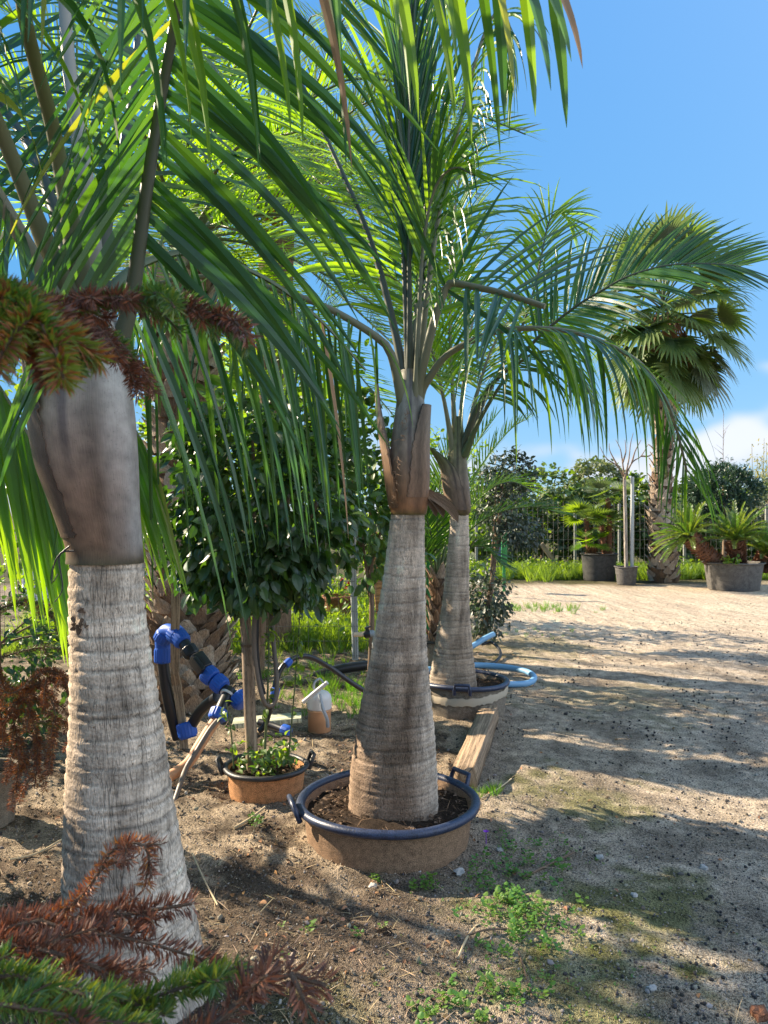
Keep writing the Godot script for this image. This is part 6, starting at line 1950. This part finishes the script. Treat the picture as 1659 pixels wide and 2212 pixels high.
	var cy := [[[1592, 1225], [1590, 1195], [1588, 1168], 0.15, 0.74, "upright cycad with a red-brown trunk in the wide grey tub", 0.0], [[1560, 1225], [1525, 1195], [1488, 1160], 0.14, 0.68, "cycad leaning left out of the wide grey tub", 0.0], [[1640, 1230], [1648, 1215], [1655, 1200], 0.15, 0.6, "dark low cycad at the right of the wide grey tub", 0.3]]
	for q in cy:
		var f := at(q[0][0], q[0][1], 14.9 + q[6])
		t = thing("cycad", q[5], "cycad", f, "cycads in the wide grey tub")
		var p := smooth_path([f, at(q[1][0], q[1][1], 14.85 + q[6]), at(q[2][0], q[2][1], 14.8 + q[6])], 14)
		b = MB.new()
		b.tube(p, taper(15, q[3] * 0.85, q[3]), 20, 2, 2)
		var fr := MB.frames(p)
		for k in 420:
			var x := int(rng.randf() * 14.0)
			var a := rr(0, TAU)
			var o: Vector3 = fr[x][0] * cos(a) + fr[x][1] * sin(a)
			b.blade(p[x] + o * q[3] * 0.92, o + fr[x][2] * 0.9, o.cross(fr[x][2]), rr(0.05, 0.10), 0.05, 0.0, 2, 0.4, 0.8)
		build(t, "trunk", b, M.cycad_trunk)
		var top := p[14]
		var ax: Vector3 = (p[14] - p[10]).normalized()
		for k in 46:
			var lat := lerpf(1.2, 0.0, pow(k / 45.0, 0.75))
			var a := k * 2.399
			var e1 := ax.cross(Vector3(0.1, 0.2, 1)).normalized()
			var e2 := ax.cross(e1)
			var o := (e1 * cos(a) + e2 * sin(a)) * cos(lat) + ax * sin(lat)
			var l: float = q[4] * rr(0.85, 1.1)
			var s := top + o * 0.04
			frond(t, "frond", [s, s + o * l * 0.4 + Vector3.UP * 0.06, s + o * l * 0.75 + Vector3.UP * 0.06, s + o * l + Vector3.UP * 0.0], {"r0": 0.010, "r1": 0.004, "n": 32, "t0": 0.12, "len": 0.11, "wid": 0.030, "stem": M.rachis, "mats": [M.cycad_a, M.cycad_b] if k % 3 == 0 else [M.cycad_a if k % 3 == 1 else M.cycad_b], "fwd0": 0.35, "fwd1": 0.6, "lift": 0.4, "droop": 0.0, "seg": 2, "fold": 0.0, "rows": 8, "rseg": 4, "gap": 0.0})
	var sp := []
	for k in 60:
		sp.append(facing(at(1580 + rr(-18, 18), 1212 + rr(-8, 8), 14.35 + rr(0, 0.1)), (rdir() + Vector3.UP * 0.5).normalized(), rr(0.6, 1.1)))
	t = thing("weed_clump", "bright green weed growing over the wide grey tub's rim", "weed", at(1580, 1215, 14.4))
	foliage(t, sp, broad, ["weed_b"])
	# the tall fan palm
	var foot := at(1434, 1258, 16.4)
	foot.y = 0
	t = thing("fan_palm", "tall fan palm with a pale scaly trunk and brown skirt at the far side", "fan palm", foot)
	var rows := []
	for q in [[1434, 1258, 29], [1432, 1200, 27], [1427, 1120, 22], [1430, 1030, 19], [1436, 920, 18], [1440, 830, 20], [1440, 740, 24]]:
		var p := at(q[0], q[1], 16.4)
		rows.append([p, q[2] * 16.4 / F])
	b = MB.new()
	var pp := PackedVector3Array()
	var rad := PackedFloat32Array()
	for q in rows:
		pp.append(q[0])
		rad.append(q[1] * 0.92)
	b.tube(pp, rad, 20, 2.0, 1.0)
	build(t, "trunk", b, M.leaf_base_dark)
	boots(t, rows.slice(0, 6), {"w": 0.21, "h": 0.17, "th": 0.06, "pitch": 0.125, "around": 8, "mats": ["leaf_base_pale", "leaf_base", "leaf_base_pale", "leaf_base_dark"]})
	var crown := at(1432, 628, 16.4)
	for k in 58:
		var lat := lerpf(1.35, -0.95, pow(k / 57.0, 0.9))
		var a := k * 2.399
		var u := Vector3(cos(a) * cos(lat), sin(lat), sin(a) * cos(lat))
		fan_leaf(t, crown + Vector3(0, -0.6 + 0.5 * sin(lat), 0), u, rr(0.75, 1.2), rr(0.85, 1.15), M[["fan_a", "fan_b", "silver_a", "fan_a"][k % 4]], {"n": 24, "sr": 0.022, "wid": 0.15, "spread": 1.6, "droop": 1.1, "sag": 0.5})
	for k in 22:
		var a := k * 2.399
		var u := Vector3(cos(a) * 0.42, -1.0, sin(a) * 0.42)
		fan_leaf(t, at(1440, 710 + rr(-40, 30), 16.4) + Vector3(cos(a), 0, sin(a)) * 0.2, u, rr(0.2, 0.5), rr(0.5, 0.8), M.skirt, {"n": 12, "sr": 0.02, "wid": 0.10, "spread": 0.6, "droop": 2.5, "sag": 0.5})
	# bare sapling standing out above the ball shrub
	t = thing("bare_sapling", "very thin leafless sapling above the clipped ball shrub", "tree", Vector3(at(1562, 1106, 22.0).x, 0, -22.0))
	var st: Vector3 = t.position
	limb(t, "trunk", [st, at(1562, 1000, 22), at(1563, 885, 22)], 0.02, 0.004, M.twig_bark, 6)
	for k in 14:
		var y := rr(900, 1010)
		var q := at(1562, y, 22.0)
		limb(t, "bare_branch", [q, q + Vector3(rr(-0.35, 0.35), rr(0.1, 0.3), rr(-0.2, 0.2))], 0.005, 0.002, M.twig_bark, 4)


# ---------------------------------------------------------------- tubs of the two middle palms

func palm_tubs() -> void:
	var c := at(838, 1741, 3.49)
	tub("nursery_tub", "wide brown tub with a thick navy rim, nearest in the middle", Vector3(c.x, 0, c.z), 0.395, 0.195, -0.03, M.tub_brown, M.rim_navy, {"category": "plant tub", "group": "round nursery tubs", "rim": 0.021, "handles": [0.62, 3.42], "handle": 0.06, "slope": 0.9, "soil": 0.19})
	c = at(1003, 1477, 5.75)
	var t := tub("nursery_tub", "tub with a peeling pale band and navy rim under the slender palm", Vector3(c.x, 0, c.z), 0.32, 0.245, -0.03, M.tub_grey, M.rim_navy, {"category": "plant tub", "group": "round nursery tubs", "rim": 0.021, "handles": [-1.72], "handle": 0.055, "slope": 0.95, "soil": 0.235})
	var b := MB.new()   # torn band round the wall
	var n := 60
	for k in 3:
		for j in n + 1:
			var a := lerpf(-2.9, 0.35, float(j) / n)
			var mid := 0.150 + 0.055 * sm(0.3, 1.0, float(j) / n) + 0.006 * noise.get_noise_2d(j * 60.0, 4.0)
			var w := 0.026 + 0.012 * noise.get_noise_2d(j * 90.0, 14.0)
			var r := 0.319 + (0.004 if k == 1 else 0.0) + 0.004 * absf(noise.get_noise_2d(j * 130.0, k * 30.0))
			b.pt(Vector3(c.x + cos(a) * r, mid + (k - 1) * w, c.z - sin(a) * r))
	for k in 2:
		for j in n:
			var x := k * (n + 1) + j
			b.quad(x, x + n + 1, x + n + 2, x + 1)
	build(t, "torn_band", b, M.tape)


# ---------------------------------------------------------------- sky

func sky_picture(sun: Vector3) -> ImageTexture:
	var w := 1024
	var h := 512
	var im := Image.create(w, h, false, Image.FORMAT_RGBF)
	var n := FastNoiseLite.new()
	n.noise_type = FastNoiseLite.TYPE_SIMPLEX_SMOOTH
	n.fractal_octaves = 5
	n.frequency = 1.0
	n.seed = 77
	for y in h:
		var el := PI * (0.5 - (y + 0.5) / h)
		for x in w:
			var az := TAU * ((x + 0.5) / w - 0.5)
			var d := Vector3(sin(az) * cos(el), sin(el), -cos(az) * cos(el))
			var up := maxf(d.y, 0.0)
			var c := Color(0.058, 0.190, 0.320).lerp(Color(0.009, 0.088, 0.258), pow(up, 0.55))
			c = c.lerp(Color(0.17, 0.255, 0.315), exp(-up * 10.0))
			var ang := acos(clampf(d.dot(sun), -1, 1))
			var glow := 0.55 * exp(-ang / 0.30) + 0.50 * exp(-ang / 0.5)
			c += Color(1.0, 0.97, 0.9) * glow
			if up < 0.42 and d.y > -0.02:
				var q := d / maxf(cos(el), 0.2)
				var f := n.get_noise_3d(q.x * 2.6, d.y * 9.0, q.z * 2.6) + 0.25 * n.get_noise_3d(q.x * 9.0 + 4, d.y * 26.0, q.z * 9.0)
				var k: float = sm(-0.02, 0.26, f * 0.85 + 0.32 - up * 4.0)
				var lightness: float = 0.265 + 0.06 * sm(-0.2, 0.4, f)
				c = c.lerp(Color(lightness * 1.0, lightness * 1.02, lightness * 1.08), k * 0.86)
			if d.y < 0.0:
				c = Color(0.16, 0.14, 0.11)
			im.set_pixel(x, y, c)
	return ImageTexture.create_from_image(im)


func _ready() -> void:
	# camera, sky, sun, exposure
	var cam := Camera3D.new()
	cam.name = "camera"
	add_child(cam)
	cam.position = Vector3(0, 1.5, 0)
	cam.near = 0.05
	cam.far = 600.0
	var lens := CameraAttributesPhysical.new()
	lens.frustum_focal_length = 18.03
	lens.frustum_focus_distance = 3.6
	lens.exposure_aperture = 7.0
	lens.frustum_near = 0.05
	lens.frustum_far = 600.0
	cam.attributes = lens
	cam.fov = 67.3
	cam.current = true
	var az := deg_to_rad(25.0)
	var el := deg_to_rad(33.0)
	var sun_dir := Vector3(-cos(az) * cos(el), sin(el), -sin(az) * cos(el))
	var env := Environment.new()
	env.background_mode = Environment.BG_SKY
	env.sky = Sky.new()
	var sm_ := PanoramaSkyMaterial.new()
	sm_.panorama = sky_picture(sun_dir)
	env.sky.sky_material = sm_
	env.tonemap_mode = Environment.TONE_MAPPER_LINEAR
	env.tonemap_exposure = 3.1
	env.ssao_enabled = true
	env.ssil_enabled = true
	env.sdfgi_enabled = true
	var we := WorldEnvironment.new()
	we.name = "environment"
	we.environment = env
	add_child(we)
	var sun := DirectionalLight3D.new()
	sun.name = "sun"
	sun.light_color = Color(1.0, 0.93, 0.82)
	sun.light_energy = 1.5
	sun.light_angular_distance = 0.53
	sun.shadow_enabled = true
	sun.transform = Transform3D(Basis.looking_at(-sun_dir, Vector3.UP), Vector3(0, 10, 0))
	add_child(sun)
	rng.seed = 20240611
	noise.noise_type = FastNoiseLite.TYPE_SIMPLEX_SMOOTH
	noise.fractal_octaves = 2
	noise.frequency = 0.02
	noise.seed = 5
	make_materials()
	make_ground()
	fences()
	date_palms()
	near_palm()
	middle_palm()
	third_palm()
	left_palm()
	palm_tubs()
	small_palm()
	planting()
	round_tree()
	pipework()
	conifers()
	weeds()
	strewn()
	ground_bits()
